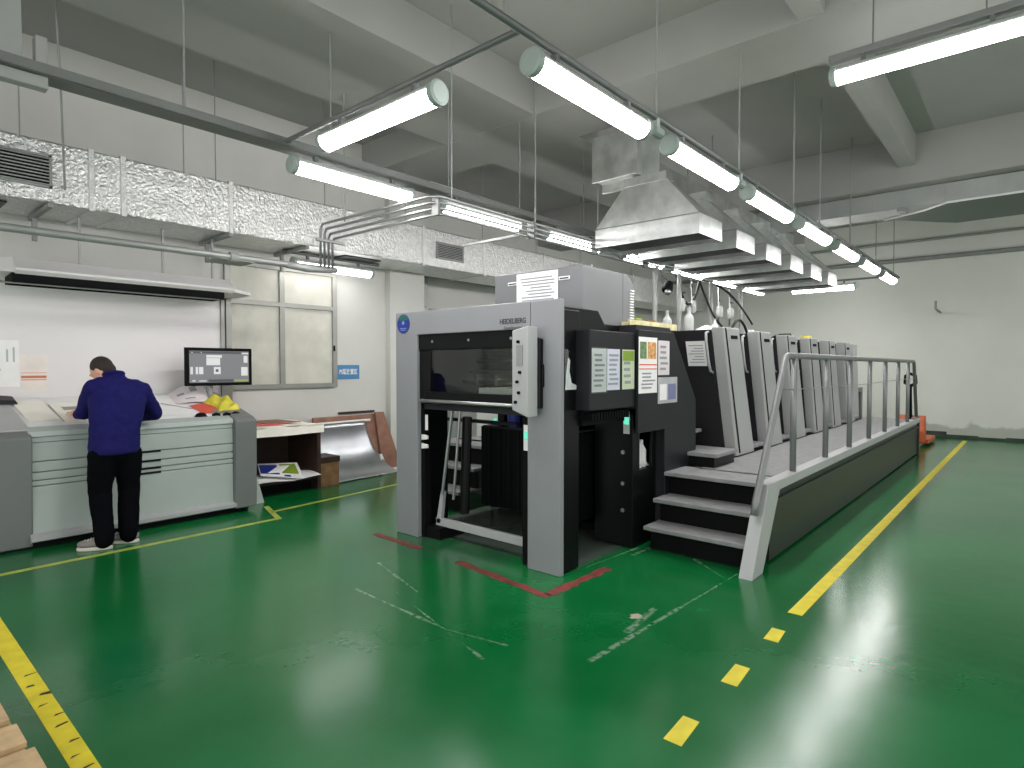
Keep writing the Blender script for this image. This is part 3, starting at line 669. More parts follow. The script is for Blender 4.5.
obj('cable', MB().tube([(-3, 4.60, 3.345), (14, 4.60, 3.345)], .025, 8).tube([(-3, 4.67, 3.34), (14, 4.67, 3.34)], .02, 8), 'hose', tr)
tube_thing('light_conduit', [(13.9, 2.09, 3.333), (13.9, 4.6, 3.333)], .02, 'conduit', 'thin conduit crossing at the far end of the light rows', 'conduit')
tube_thing('light_conduit', [(4.0, 7.36, 3.048), (5.5, 7.36, 3.048)], .022, 'conduit', 'short conduit above the tube light under the foil duct', 'conduit')
# hanging rods
def zc_at(x, y):
    if 5.5 < x < 6.38 or 4.42 < y < 5.9 or (1.36 < y < 1.56 and x < 10.45): return 4.45
    if 10.45 < x < 11.3: return 4.2
    return ZC
GR = 'hanging rods of the walkway light row'; GR2 = 'hanging rods of the cable tray'; GR3 = 'hanging rods of the foil duct'; GR4 = 'hanging rods over the press'
def rod(x, y, z0, r, group, label):
    obj('hanging_rod', MB().tube([(x, y, z0), (x, y, zc_at(x, y))], r * .62, 6), 'rod', label=label, cat='rod', group=group)
for x in (2.35, 4.0, 5.6, 7.25, 8.35, 10.0, 11.9, 13.6): rod(x, 2.09, 3.34, .013, GR, 'thin rod hanging the walkway light row from the ceiling')
for x in (.85, 1.8, 3.0, 4.4, 5.55, 6.9, 8.3, 9.6, 11.0): rod(x, 4.68, 3.32, .012, GR2, 'thin rod hanging the cable tray from the ceiling')
for x in (1.25, 2.62, 2.95, 4.3, 5.6, 7.2, 8.6, 10.0, 12.0): rod(x, 6.86, 3.6, .010, GR3, 'thin rod hanging the wall duct from the ceiling')
for x, y in ((3.75, 5.6), (3.95, 4.16), (5.2, 4.16), (6.45, 4.16), (7.7, 4.16), (9.0, 4.16)): rod(x, y, 3.1, .012, GR4, 'thin rod hanging the pipe bundle from the ceiling')
tube_thing('slack_wire', [(1.4, 6.3, 4.9), (1.5, 6.6, 4.0), (1.58, 6.88, 3.2)], .009, 'rod', 'thin slanting wire running down across the foil duct near its grille', 'wire')
for x, y in ((6.35, 3.6), (8.6, 3.6), (10.9, 3.6)): rod(x, y, 4.1, .015, 'hanging rods of the exhaust duct', 'rod hanging the exhaust duct from the ceiling')

# ------------------------------------------------------------------ wall side duct
fd = thing('foil_duct', 'long silver foil wrapped air duct high on the wall', 'air duct', (6, 7.3, 3.07))
obj('duct_run', MB().box(-3, 16.2, 6.93, YW, 3.07, 3.64), 'foil', fd, .02)
ftape = mat('foil_tape', (222, 224, 222), .5, metal=.6, bump=.5, bscale=60)
for x in (1.78, 2.05, 3.12, 5.98, 7.3, 8.9, 10.5, 12.2): obj('joint_band', MB().box(x, x + .05, 6.915, YW, 3.055, 3.655), ftape, fd, .006)
def grille(x0, x1, z0, z1, n):
    g = obj('grille', MB().box(x0, x1, 6.905, 6.93, z0, z0 + .02).box(x0, x1, 6.905, 6.93, z1 - .02, z1).box(x0, x0 + .02, 6.905, 6.93, z0, z1).box(x1 - .02, x1, 6.905, 6.93, z0, z1), 'tray', fd)
    obj('grille_back', MB().box(x0 + .02, x1 - .02, 6.925, 6.929, z0 + .02, z1 - .02), 'blackm', g)
    sl = MB()
    for k in range(n):
        z = z0 + .03 + (z1 - z0 - .06) * k / (n - 1); sl.box(x0 + .02, x1 - .02, 6.908, 6.924, z - .006, z + .006)
    obj('grille_slats', sl, 'tray', g)
grille(.6, 1.49, 3.2, 3.5, 9); grille(6.25, 6.82, 3.2, 3.46, 9)
obj('under_vent', MB().box(4.75, 5.35, 7.1, 7.4, 3.055, 3.07), 'anth2', fd); obj('under_vent', MB().box(.7, 1.2, 7.15, 7.5, 3.055, 3.07), 'anth2', fd)
for x, lb in ((1.45, 'dark trapeze bracket under the foil duct near its big grille'), (3.1, 'dark trapeze bracket under the foil duct above the booth end'), (4.05, 'dark trapeze bracket under the foil duct beside the lit wall tube')):
    obj('duct_bracket', MB().box(x, x + .04, 6.88, 7.7, 3.02, 3.06).box(x, x + .04, 7.5, 7.54, 2.8, 3.02), 'rod', label=lb, cat='bracket', group='brackets under the foil duct')
# far duct across the far end
dd = thing('sheet_metal_duct', 'wide sheet metal duct crossing below the ceiling at the far end', 'air duct', (11, 1, 3.9))
obj('duct_run', MB().hexa([(10.7, -6.5, 3.92), (10.7, 1.02, 3.92), (12.3, 1.02, 3.92), (12.3, -6.5, 3.92), (10.7, -6.5, 4.19), (10.7, 1.02, 4.19), (12.3, 1.02, 4.19), (12.3, -6.5, 4.19)]), 'duct', dd, .005)
obj('taper', MB().hexa([(10.7, 1.02, 3.92), (10.7, 1.9, 3.92), (11.3, 1.9, 3.92), (12.3, 1.02, 3.92), (10.7, 1.02, 4.19), (10.7, 1.9, 4.19), (11.3, 1.9, 4.19), (12.3, 1.02, 4.19)]), 'duct', dd)
obj('bottom_reflection', MB().prism([(10.71, -6.5), (12.29, -6.5), (12.29, 1.03), (11.3, 1.88), (10.98, 1.3), (10.71, 1.0)], 2, 3.908, 3.92), 'greenrefl', dd)  # floor reflected in the duct underside, painted on as a dark green plate
obj('narrow_run', MB().box(10.7, 11.3, 1.9, 6.5, 3.92, 4.19), 'duct', dd, .005)
obj('seam', MB().tube([(10.695, -6.5, 3.91), (10.695, 1.0, 3.91), (10.98, 1.3, 3.905), (11.3, 1.88, 3.905)], .016, 6), 'white', dd)
for x, y in ((10.75, .9), (10.75, 3.1), (10.75, 1.6)): obj('hanger', MB().tube([(x, y, 3.9), (x, y, 4.2)], .015, 6), 'rod', dd)
obj('hanger_foot', MB().box(10.6, 10.9, 1.5, 1.6, 3.86, 3.92), 'rod', dd)
tube_thing('wall_pipe', [(16.2, 8.0, 3.95), (16.2, -6.5, 3.98)], .05, 'rod', 'dark pipe along the far wall below the duct', 'pipe')
tube_thing('wall_pipe', [(16.22, 8.0, 4.35), (16.22, -6.5, 4.4)], .03, 'duct', 'thin pale pipe on the far wall above the dark pipe', 'pipe')
tube_thing('rail_stub', [(XW, 1.6, 2.75), (15.6, 1.62, 2.78), (15.6, 1.62, 2.95)], .02, 'rod', 'small bent rod bracket fixed on the far wall', 'bracket')
# hanging steel frame near the camera side
fr = MB().box(.72, .86, 4.6, 4.66, 3.29, 4.9).box(.60, .66, 4.6, 4.66, 3.29, 4.9).box(.3, .98, 4.58, 4.66, 3.24, 3.31).box(.92, .98, 4.58, 4.66, 3.31, 3.55)
obj('hanging_steelwork', fr, 'duct', label='pale steel frame hanging at the near end of the cable tray', cat='frame', bevel=.004)

# ------------------------------------------------------------------ pipe bundle over the press, poles, hoses
pb = thing('pipe_bundle', 'bundle of four thin steel pipes turning over the press', 'pipes', (3.9, 4.2, 3.05))
for k in range(4):
    z = 3.11 - .045 * k; o = .05 * k
    yq = 4.15 + (.02 * k)
    obj('pipe', MB().tube([(3.62 + o * 1.0 + .06, 5.96, 2.66), (3.62 + o + .06, 5.96, z - .05), (3.62 + o + .06, 5.92, z), (3.72 + .04 * k, 4.25, z), (3.78 + .04 * k, yq, z), (12.3, yq + .02, z)], .014, 8), 'steel', pb, smooth=True)
for x, y in ((3.8, 4.2), (5.15, 4.16), (6.4, 4.16), (7.7, 4.16)): obj('clamp', MB().box(x - .012, x + .012, y - .03, y + .06, 2.95, 3.13), 'traydark', pb)
obj('cross_arm', MB().box(4.9, 4.93, 4.15, 5.0, 2.93, 2.955).box(3.6, 3.95, 5.9, 5.93, 2.92, 2.95), 'rod', pb)
lc_ = thing('wall_trunking', 'pale horizontal trunking pipe running above the viewing booth canopy', 'conduit', (2, 6.0, 2.6))
obj('pipe', MB().tube([(-3, 6.0, 2.60), (3.35, 6.0, 2.635), (3.9, 6.0, 2.64)], .033, 12), 'tray', lc_, smooth=True)
obj('coupling', MB().tube([(2.7, 6.0, 2.63), (2.78, 6.0, 2.63)], .05, 12).box(2.6, 2.95, 5.98, 6.3, 2.60, 2.62), 'rod', lc_)
obj('elbow', MB().tube([(3.3, 6.0, 2.632), (3.55, 6.0, 2.615), (3.85, 6.0, 2.64)], .036, 10), 'tray', lc_, smooth=True)
for x, lb in ((7.88, 'pale upright pole under the pipe bundle beside the hanging clamp lamp'), (8.65, 'pale upright pole under the pipe bundle beside the clear bottle'), (9.85, 'pale upright pole under the pipe bundle over the third unit'), (11.2, 'pale upright pole farthest along the pipe bundle')):
    obj('support_pole', MB().tube([(x, 4.12, 1.9), (x, 4.12, 2.97)], .035, 10).lathe((x, 4.12, 1.88), [(.07, 0), (.07, .02), (.05, .03)], 12), 'tray', smooth='edge', label=lb, cat='pole', group='poles between the press and its pipe bundle')
cl = thing('clamp_lamp', 'small dark clamp lamp hanging below the pipe bundle', 'lamp', (8.05, 4.05, 2.7))
obj('head', MB().lathe((8.05, 4.0, 2.62), [(.07, 0), (.08, .03), (.06, .14), (.03, .17)], 14).xf(Matrix.Translation((8.05, 4.0, 2.7)) @ Matrix.Rotation(.6, 4, 'Y') @ Matrix.Translation((-8.05, -4.0, -2.7))), 'blackm', cl, smooth='edge')
obj('bracket', MB().tube([(8.05, 4.0, 2.78), (8.02, 4.1, 2.88), (8.02, 4.15, 2.99)], .012, 6), 'steel', cl)
obj('bulb_glass', MB().ball((8.0, 3.98, 2.62), .05), 'steel', cl, smooth=True)
def arc(p0, p1, sag, n=14):
    p0 = Vector(p0); p1 = Vector(p1)
    return [p0.lerp(p1, i / n) + Vector((0, 0, sag * 4 * (i / n) * (1 - i / n))) for i in range(n + 1)]
tube_thing('ink_hose', arc((8.75, 4.21, 2.97), (9.6, 4.21, 2.97), -.42), .022, 'hose', 'black hose sagging below the pipe bundle over the second unit', 'hose', 'black hoses over the press')
tube_thing('ink_hose', arc((9.6, 4.21, 2.97), (10.0, 3.95, 2.2), -.12), .018, 'hose', 'black hose hanging down straight over the third unit', 'hose', 'black hoses over the press')
tube_thing('ink_hose', arc((10.3, 4.21, 2.97), (10.9, 3.8, 2.3), .1), .018, 'hose', 'black hose slanting down over the fourth unit', 'hose', 'black hoses over the press')
tube_thing('ink_hose', arc((7.0, 2.7, 1.93), (7.45, 2.65, 1.93), .18), .016, 'hose', 'thin black hose arching over the top of the second unit', 'hose', 'black hoses over the press')
def bottle(x, y, z, s, m_, label, flip=False):
    prof = [(.05, 0), (.06, .01), (.06, .16), (.05, .19), (.02, .23), (.02, .27)]
    t = thing('ink_bottle', label, 'bottle', (x, y, z), 'bottles above the printing units')
    obj('body', MB().lathe((x, y, z), [(r * s, h * s) for r, h in prof], 16), m_, t, smooth='edge'); obj('cap', MB().lathe((x, y, z + .27 * s), [(.024 * s, 0), (.024 * s, .03 * s)], 12), 'greylt', t)
bottle(5.86, 2.68, 1.915, .8, 'plastic', 'clear plastic bottle standing on the first printing unit')
bottle(6.02, 3.0, 1.915, .8, 'plastic', 'second clear bottle behind the one on the first printing unit')
bottle(7.05, 2.9, 1.915, .7, 'white', 'white bottle standing on the second printing unit')
obj('small_box', MB().box(7.45, 7.53, 2.6, 2.7, 1.91, 2.0), 'white', label='small white box on the third printing unit top', cat='box', bevel=.005)
obj('dark_bracket', MB().hexa([(8.5, 2.55, 1.91), (8.95, 2.55, 1.92), (8.95, 2.75, 1.92), (8.5, 2.75, 1.91), (8.6, 2.57, 1.97), (8.9, 2.57, 2.02), (8.9, 2.73, 2.02), (8.6, 2.73, 1.97)]), 'black', label='dark bracket lying on top of the fourth printing unit', cat='bracket', bevel=.01)
obj('small_tin', MB().lathe((9.9, 2.65, 1.91), [(.08, 0), (.08, .1), (.07, .11)], 14), 'yelcloth', label='yellow tin on top of the fifth printing unit', cat='tin')
obj('crumpled_rag', MB().grid(lambda u, v: (6.1 + .25 * u, 2.55 + .2 * v, 1.925 + .06 * math.sin(3.1 * u) * math.sin(3.1 * v) + .02 * math.sin(14 * u + 9 * v)), 12, 12), 'paper', label='crumpled white rag on top of the first printing unit', cat='rag', smooth=True)
vm = MB()
for k, (x, y) in enumerate(((8.9, 4.21), (9.3, 4.21), (10.4, 4.21), (10.9, 4.21))):
    t = thing('pipe_valve', ('chrome valve on a short drop pipe, first from the clamp lamp', 'chrome valve on a short drop pipe, second from the clamp lamp', 'chrome valve on a short drop pipe, third from the clamp lamp', 'chrome valve on a short drop pipe, fourth from the clamp lamp')[k], 'valve', (x, y, 2.6), 'valves below the pipe bundle')
    obj('drop_pipe', MB().tube([(x, y, 2.3), (x, y, 2.98)], .016, 8), 'steel', t, smooth=True)
    obj('cup', MB().lathe((x, y - .02, 2.42), [(.04, 0), (.055, .04), (.055, .16), (.03, .2)], 12), 'plastic', t, smooth='edge')
    obj('handle', MB().box(x - .06, x + .06, y - .05, y - .03, 2.7, 2.72), 'hose', t)

# ------------------------------------------------------------------ control console
cs = thing('control_console', 'long grey press control console with sloped desk top', 'control desk', (1.6, 6.9, 0))
def dz(y): return 1.0 + (y - 6.45) * .24
X0, X1 = 1.2, 2.92
obj('carcass', MB().box(X0, X1, 6.46, 7.45, .1, .95), 'consgrey', cs)
obj('desk_top', MB().prism([(6.46, .93), (6.46, dz(6.46)), (6.52, dz(6.52) + .01), (7.45, dz(7.45)), (7.45, .93)], 0, X0, 3.12), 'paper', cs, .004)
obj('desk_lip', MB().prism([(6.4, .955), (6.41, 1.0), (6.52, 1.035), (6.56, 1.03), (6.46, .94)], 0, X0 - .02, 2.95), 'consgrey', cs, .006)
fp = obj('front_panel', MB().box(X0, 2.9, 6.42, 6.46, .12, .53), 'consgrey', cs, .004)
for z0, z1 in ((.535, .575), (.585, .645), (.655, .735), (.745, .90), (.905, .95)):
    obj('drawer', MB().box(X0, 2.9, 6.42, 6.46, z0 + .003, z1 + .003), 'consgrey', cs, .003)
for z in (.535, .58, .65, .74):
    obj('drawer_grip', MB().box(1.9, 2.2, 6.412, 6.42, z - .012, z + .008), 'black', cs)
obj('lock', MB().tube([(2.02, 6.42, .82), (2.02, 6.40, .82)], .014, 12), 'steel', cs)
obj('foot_rail', MB().prism([(6.36, .07), (6.36, .11), (6.42, .13), (6.46, .13), (6.46, .04)], 0, X0 - .02, 2.93), 'greylt', cs, .004)
obj('plinth', MB().box(X0 - .6, 3.0, 6.44, 7.4, 0, .07), 'blackm', cs)
obj('end_pod', MB().prism([(6.36, .05), (6.34, .98), (6.42, 1.02), (7.45, 1.27), (7.45, .03)], 0, 2.9, 3.13), 'consdark', cs, .012)
lpod = obj('end_pod', MB().prism([(6.42, .02), (6.36, .96), (6.44, 1.0), (7.5, 1.26), (7.5, .02)], 0, 0.2, X0), 'consdark', cs, .012)
obj('pod_top', MB().prism([(6.46, 1.005), (6.46, 1.02), (7.46, 1.262), (7.46, 1.25)], 0, .22, 1.2), 'greylt', cs, .004)
mo = thing('monitor', 'black framed monitor showing a grey layout screen on an arm', 'monitor', (2.95, 7.05, 1.2))
mo.rotation_euler = (0, 0, 0)
obj('case', MB().box(2.66, 3.4, 7.0, 7.04, 1.34, 1.765), 'blackm', mo, .006)
sc_ = obj('screen', MB().box(2.70, 3.36, 6.997, 7.0, 1.375, 1.73), 'screen', mo)
for a in ((2.88, 3.05, 1.655, 1.685), (2.88, 3.03, 1.57, 1.65), (3.30, 3.345, 1.60, 1.68), (3.27, 3.345, 1.45, 1.55), (2.71, 2.735, 1.47, 1.55), (2.765, 2.79, 1.47, 1.55), (2.80, 2.845, 1.47, 1.55), (2.96, 3.035, 1.47, 1.55), (2.73, 2.76, 1.39, 1.405), (2.8, 2.88, 1.39, 1.40), (3.28, 3.355, 1.70, 1.715), (2.72, 2.735, 1.705, 1.715), (2.82, 2.83, 1.705, 1.715)):
    obj('screen_tile', MB().box(a[0], a[1], 6.9955, 6.997, a[2], a[3]), 'screenw', sc_)
obj('screen_bars', MB().box(2.70, 3.27, 6.9958, 6.997, 1.70, 1.725).box(2.98, 3.01, 6.9945, 6.9955, 1.495, 1.525).box(2.9, 3.18, 6.9958, 6.997, 1.38, 1.41), 'screend', sc_)
obj('screen_icons', MB().box(3.19, 3.35, 6.9956, 6.997, 1.385, 1.405), 'screeng', sc_)
obj('stand_arm', MB().tube([(2.95, 7.05, 1.13), (2.95, 7.09, 1.36), (2.95, 7.07, 1.5)], .03, 10).box(2.85, 3.05, 7.04, 7.06, 1.42, 1.62), 'rail', mo)
# sheets on the desk
def desk_sheet(name, pts, m_, label, lift=.003, group='sheets on the console desk', cat='sheet', prints=()):
    def P(x, y, h): return (x, y, dz(y) + h)
    n = len(pts)
    vs = [P(x, y, lift) for x, y in pts] + [P(x, y, lift + .002) for x, y in pts]
    o = obj(name, MB().add(vs, [tuple(range(n))[::-1], tuple(range(n, 2 * n))] + [(i, (i + 1) % n, n + (i + 1) % n, n + i) for i in range(n)]), m_, label=label, cat=cat, group=group)
    for q, mm in prints:
        k = len(q); vs = [P(x, y, lift + .002) for x, y in q] + [P(x, y, lift + .003) for x, y in q]
        obj('print', MB().add(vs, [tuple(range(k))[::-1], tuple(range(k, 2 * k))] + [(i, (i + 1) % k, k + (i + 1) % k, k + i) for i in range(k)]), mm, o)
    return o
def rect(x0, x1, y0, y1): return [(x0, y0), (x1, y0), (x1, y1), (x0, y1)]
desk_sheet('printed_sheet', [(1.24, 6.68), (1.47, 6.7), (1.46, 7.3), (1.22, 7.36)], 'paperw', 'plain cream sheet on the console desk beside the tall grey pod', .012)
desk_sheet('printed_sheet', [(1.47, 6.6), (2.25, 6.58), (2.3, 7.25), (1.48, 7.2)], 'paperw', 'large proof sheet under the hands of the man in navy', .012, prints=((rect(1.56, 1.72, 6.98, 7.08), 'tray'), (rect(1.6, 1.75, 6.72, 6.8), 'tray'), (rect(1.78, 1.9, 7.0, 7.12), 'tray'), (rect(1.9, 2.1, 6.66, 6.8), 'tray'), (rect(1.475, 1.485, 6.62, 7.18), 'tray')))
desk_sheet('printed_sheet', [(2.3, 6.66), (2.72, 6.6), (2.86, 7.3), (2.44, 7.42)], 'paper', 'white sheet on the console desk between the man and the red sheet', .012, prints=(([(2.42, 7.05), (2.66, 6.8), (2.67, 6.82), (2.44, 7.07)], 'tray'),))
pp = obj('print_proof', MB().grid(lambda u, v: (2.56 + .36 * u + .06 * v, 6.98 + .42 * v, dz(6.98 + .42 * v) + .02 + .15 * u * v + .02 * math.sin(3 * u)), 8, 8), mat('pink_white_proof', (230, 222, 224), .6, var=.06), label='curled pinkish proof sheet propped up below the monitor', cat='sheet', group='sheets on the console desk', smooth=True)
def pq(u, v, h): return (2.56 + .36 * u + .06 * v, 6.98 + .42 * v, dz(6.98 + .42 * v) + .02 + .15 * u * v + .02 * math.sin(3 * u) + h)
for u0_, u1_, v0_, v1_ in ((.15, .35, .5, .62), (.55, .75, .55, .8), (.3, .6, .2, .26)): obj('print', MB().grid(lambda a, b: pq(u0_ + (u1_ - u0_) * a, v0_ + (v1_ - v0_) * b, .003), 4, 4), 'ink', pp)
desk_sheet('colour_sheet', [(2.68, 6.62), (3.02, 6.68), (2.9, 7.02), (2.66, 6.92)], 'red', 'orange red sheet on the console desk below the monitor', .018)
desk_sheet('grey_sheet', [(2.78, 6.60), (3.06, 6.60), (3.07, 6.76), (2.84, 6.74)], 'tray', 'grey card at the end of the console desk beside the yellow rag', .02)
yr = MB().grid(lambda u, v: (2.86 + .24 * u + .03 * math.sin(5 * v), 6.66 + .42 * v, dz(6.66 + .42 * v) + .022 + (math.sin(math.pi * u) ** .6 * math.sin(math.pi * v) ** .5) * (.065 + .018 * math.sin(9 * u + 4 * v) + .022 * math.sin(15 * v - 8 * u) + .02 * abs(math.sin(23 * u + 17 * v)))), 30, 36)
obj('yellow_rag', yr, 'yelcloth', smooth=True, label='crumpled yellow rag heaped at the end of the console desk', cat='rag')
obj('mouse', MB().ball((2.63, 6.54, 1.05), (.055, .035, .028)).box(2.575, 2.685, 6.515, 6.565, 1.02, 1.045), 'blackm', label='small black boxy device on the front edge of the console desk', cat='device')
for k, (x, y, lb) in enumerate(((2.78, 6.52, 'dark loupe lying beside the black boxy device on the desk'), (2.88, 6.50, 'dark marker lying near the desk end'), (2.99, 6.54, 'dark clip lying closest to the desk end'))):
    obj('small_tool', MB().tube([(x - .04, y, 1.045), (x, y + .012, 1.055), (x + .04, y, 1.045)], [.012, .018, .01], 8), 'blackm', label=lb, cat='tool', group='small tools on the desk edge')
obj('desk_phone', MB().hexa([(1.0, 7.2, 1.2), (1.26, 7.2, 1.2), (1.26, 7.38, 1.245), (1.0, 7.38, 1.245), (1.02, 7.22, 1.25), (1.24, 7.22, 1.235), (1.24, 7.36, 1.275), (1.02, 7.36, 1.30)]), 'anth', label='dark grey handset on the console pod', cat='phone', bevel=.01)

# viewing booth behind the console
vb = thing('viewing_booth', 'white sheet viewing booth with long canopy above the console', 'viewing booth', (2, 7.4, 0))
obj('back_board', MB().box(-.6, 3.24, 7.47, 7.50, .2, 2.36), 'board', vb)
up = obj('upright', MB().box(3.24, 3.37, 7.44, 7.52, 0, 2.44), 'alu', vb, .004)
obj('upright_slot', MB().box(3.285, 3.3, 7.435, 7.44, 1.35, 2.4), 'anth', up)
obj('upright', MB().box(-.7, -.6, 7.44, 7.52, 0, 2.44), 'alu', vb, .004)
obj('canopy', MB().prism([(6.98, 2.43), (6.98, 2.45), (7.12, 2.56), (7.5, 2.58), (7.5, 2.36), (7.3, 2.34), (7.02, 2.40)], 0, 1.22, 3.2), 'board', vb, .005)
obj('canopy_end', MB().hexa([(3.2, 6.98, 2.41), (3.46, 7.12, 2.40), (3.46, 7.5, 2.40), (3.2, 7.5, 2.38), (3.2, 7.0, 2.45), (3.46, 7.14, 2.44), (3.46, 7.5, 2.47), (3.2, 7.5, 2.58)]), 'board', vb)
obj('canopy_end', MB().hexa([(.7, 7.05, 2.40), (1.22, 6.98, 2.41), (1.22, 7.5, 2.38), (.7, 7.5, 2.38), (.7, 7.1, 2.46), (1.22, 7.1, 2.56), (1.22, 7.5, 2.58), (.7, 7.5, 2.58)]), 'board', vb)
obj('lamp_box', MB().box(1.2, 3.1, 7.02, 7.03, 2.32, 2.41).box(1.2, 3.1, 7.31, 7.32, 2.32, 2.41).box(1.2, 1.21, 7.03, 7.31, 2.32, 2.41).box(3.09, 3.1, 7.03, 7.31, 2.32, 2.41).box(1.2, 3.1, 7.02, 7.32, 2.40, 2.415), 'blackm', vb)
bl_ = D.lights.new('booth_lamp', 'AREA'); bl_.shape = 'RECTANGLE'; bl_.size = 1.8; bl_.size_y = .2; bl_.energy = 50; bl_.spread = math.radians(110); bl_.color = (1, .97, .93)
bo_ = D.objects.new('booth_lamp', bl_); COL.objects.link(bo_); bo_.parent = vb; bo_.location = Vector((2.15, 7.17, 2.395)) - vb.location
obj('lamp_rail', MB().tube([(1.1, 7.03, 2.315), (3.05, 7.03, 2.315)], .008, 6), 'tray', vb)
obj('hanger', MB().box(1.78, 1.8, 7.3, 7.32, 2.56, 3.07).box(2.55, 2.57, 7.3, 7.32, 2.56, 3.07).box(3.08, 3.1, 7.3, 7.32, 2.56, 3.07), 'tray', vb)
def wall_sheet(x0, x1, z0, z1, m_, label, y=7.47):
    return obj('wall_chart', MB().box(x0, x1, y - .003, y - .0003, z0, z1), m_, label=label, cat='poster', group='charts on the booth board')
ws = wall_sheet(1.0, 1.32, 1.36, 1.81, 'paper', 'white chart with grey drawing on the booth board'); lines(ws, 1.03, 1.18, 1.5, 1.74, 5, 'y', 7.467, 'consgrey')
obj('line_drawing', MB().box(1.22, 1.235, 7.465, 7.467, 1.6, 1.72).box(1.27, 1.285, 7.465, 7.467, 1.6, 1.74), 'consgrey', ws)
ws = wall_sheet(1.32, 1.54, 1.31, 1.67, mat('pale_pink_paper', (232, 224, 216), .6), 'pale chart with brown orange stripes on the booth board')
obj('stripes', MB().box(1.33, 1.53, 7.465, 7.467, 1.44, 1.465), mat('brown_orange_print', (190, 120, 84), .5), ws); obj('stripes', MB().box(1.33, 1.53, 7.465, 7.467, 1.42, 1.428).box(1.33, 1.53, 7.465, 7.467, 1.49, 1.495), 'red', ws)

# ------------------------------------------------------------------ table with shelf, stool, plates, boards
tb = thing('shelf_table', 'dark wooden table with open lower shelf, piled with sheets', 'table', (3.75, 7.2, 0))
obj('tabletop', MB().box(3.2, 4.22, 6.83, 7.65, .76, .80), 'wood3', tb, .004)
obj('side_panel', MB().box(4.16, 4.21, 6.85, 7.6, 0, .76), 'wood2', tb, .004)
obj('side_panel', MB().box(3.2, 3.24, 6.85, 7.6, 0, .76), 'wood2', tb, .004)
obj('back_panel', MB().box(3.24, 4.16, 7.57, 7.6, .1, .76), 'wood2', tb)
obj('shelf', MB().box(3.24, 4.16, 6.86, 7.57, .14, .17), 'wood2', tb)
obj('plinth', MB().box(3.24, 4.16, 7.0, 7.5, 0, .14), 'blackm', tb)
hang = MB().grid(lambda u, v: (3.2 + 1.03 * u, 6.80 + .02 * math.sin(9 * u), .725 + (.11 - .012 * math.sin(13 * u)) * v), 20, 2).grid(lambda u, v: (3.2 + 1.03 * u, 6.80 + .84 * v, .835 + .012 * math.sin(5 * u) * math.sin(4 * v)), 14, 6)
obj('paper_stack', hang.box(3.22, 4.2, 6.84, 7.6, .80, .822), 'paperw', label='layer of cream sheets overhanging the edge of the shelf table', cat='sheets', smooth='edge')
obj('colour_sheet', MB().prism([(3.3, 6.95), (3.78, 6.93), (3.7, 7.45), (3.35, 7.5)], 2, .85, .853), 'red', label='red sheet lying on the pile on the shelf table', cat='sheet')
obj('brown_board_sheet', MB().prism([(3.6, 7.1), (4.05, 7.05), (4.0, 7.55), (3.65, 7.58)], 2, .85, .86), 'wood', label='brown card lying on the pile on the shelf table', cat='card')
obj('paper_stack', MB().grid(lambda u, v: (3.26 + .9 * u, 6.76 + .5 * v, .175 + .06 * math.sin(2.6 * v + .3) * (1 - .35 * u) + .012 * math.sin(8 * u)), 16, 8).box(3.28, 4.14, 6.9, 7.4, .17, .19), 'paper', label='slumped white sheets on the lower shelf of the table', cat='sheets', smooth='edge')
lf = obj('leaflet', MB().hexa([(3.42, 6.86, .27), (3.9, 6.72, .19), (4.02, 7.1, .33), (3.55, 7.2, .36), (3.42, 6.86, .273), (3.9, 6.72, .193), (4.02, 7.1, .333), (3.55, 7.2, .363)]), 'paper', label='leaflet with blue and lime blocks on the lower table shelf', cat='leaflet')
def on_leaf(u0, u1, v0, v1):
    a, b, c, d = Vector((3.42, 6.86, .276)), Vector((3.9, 6.72, .196)), Vector((4.02, 7.1, .336)), Vector((3.55, 7.2, .366))
    q = [(a.lerp(b, u)).lerp(d.lerp(c, u), v) for u, v in ((u0, v0), (u1, v0), (u1, v1), (u0, v1))]
    return MB().hexa([*q, *[p + Vector((0, 0, .002)) for p in q]])
obj('blue_print', on_leaf(.02, .45, .15, .85), 'navy', lf); obj('lime_print', on_leaf(.52, .92, .25, .9), 'lime', lf); obj('blue_print', on_leaf(.55, .7, .03, .15), 'navy', lf)
obj('paper_scrap', MB().hexa([(3.16, 6.62, .0), (3.36, 6.66, 0), (3.4, 6.8, .02), (3.18, 6.78, .02), (3.16, 6.7, .3), (3.3, 6.72, .3), (3.34, 6.8, .31), (3.18, 6.8, .31)]), 'consgrey', label='pale grey panel leaning against the table beside the console', cat='panel')
sb = thing('wooden_stool_box', 'low brown wooden box with dark top beside the shelf table', 'box', (4.4, 7.05, 0))
obj('body', MB().box(4.24, 4.52, 6.92, 7.25, 0, .31), 'wood3', sb, .004); obj('lid', MB().box(4.23, 4.53, 6.91, 7.26, .31, .385), 'wood2', sb, .006)
pm = MB().grid(lambda u, v: (4.53 + (.86 + .26 * (1 - v)) * u, 6.98 + .09 * u + .50 * (1 - (1 - v) ** 2) + .012 * math.sin(6 * u), .012 + .74 * v ** 1.5), 18, 16)
po = obj('printing_plate', pm, 'plate', label='curved shiny aluminium plate leaning on the brown boards', cat='metal plate', smooth=True)
md = po.modifiers.new('th', 'SOLIDIFY'); md.thickness = .004
obj('board_offcut', MB().hexa([(4.6, 7.5, .74), (5.5, 7.58, .74), (5.5, 7.62, .74), (4.6, 7.56, .74), (4.6, 7.5, .77), (5.5, 7.58, .77), (5.5, 7.62, .77), (4.6, 7.56, .77)]), 'paperw', label='pale strip along the top of the aluminium plate', cat='board')
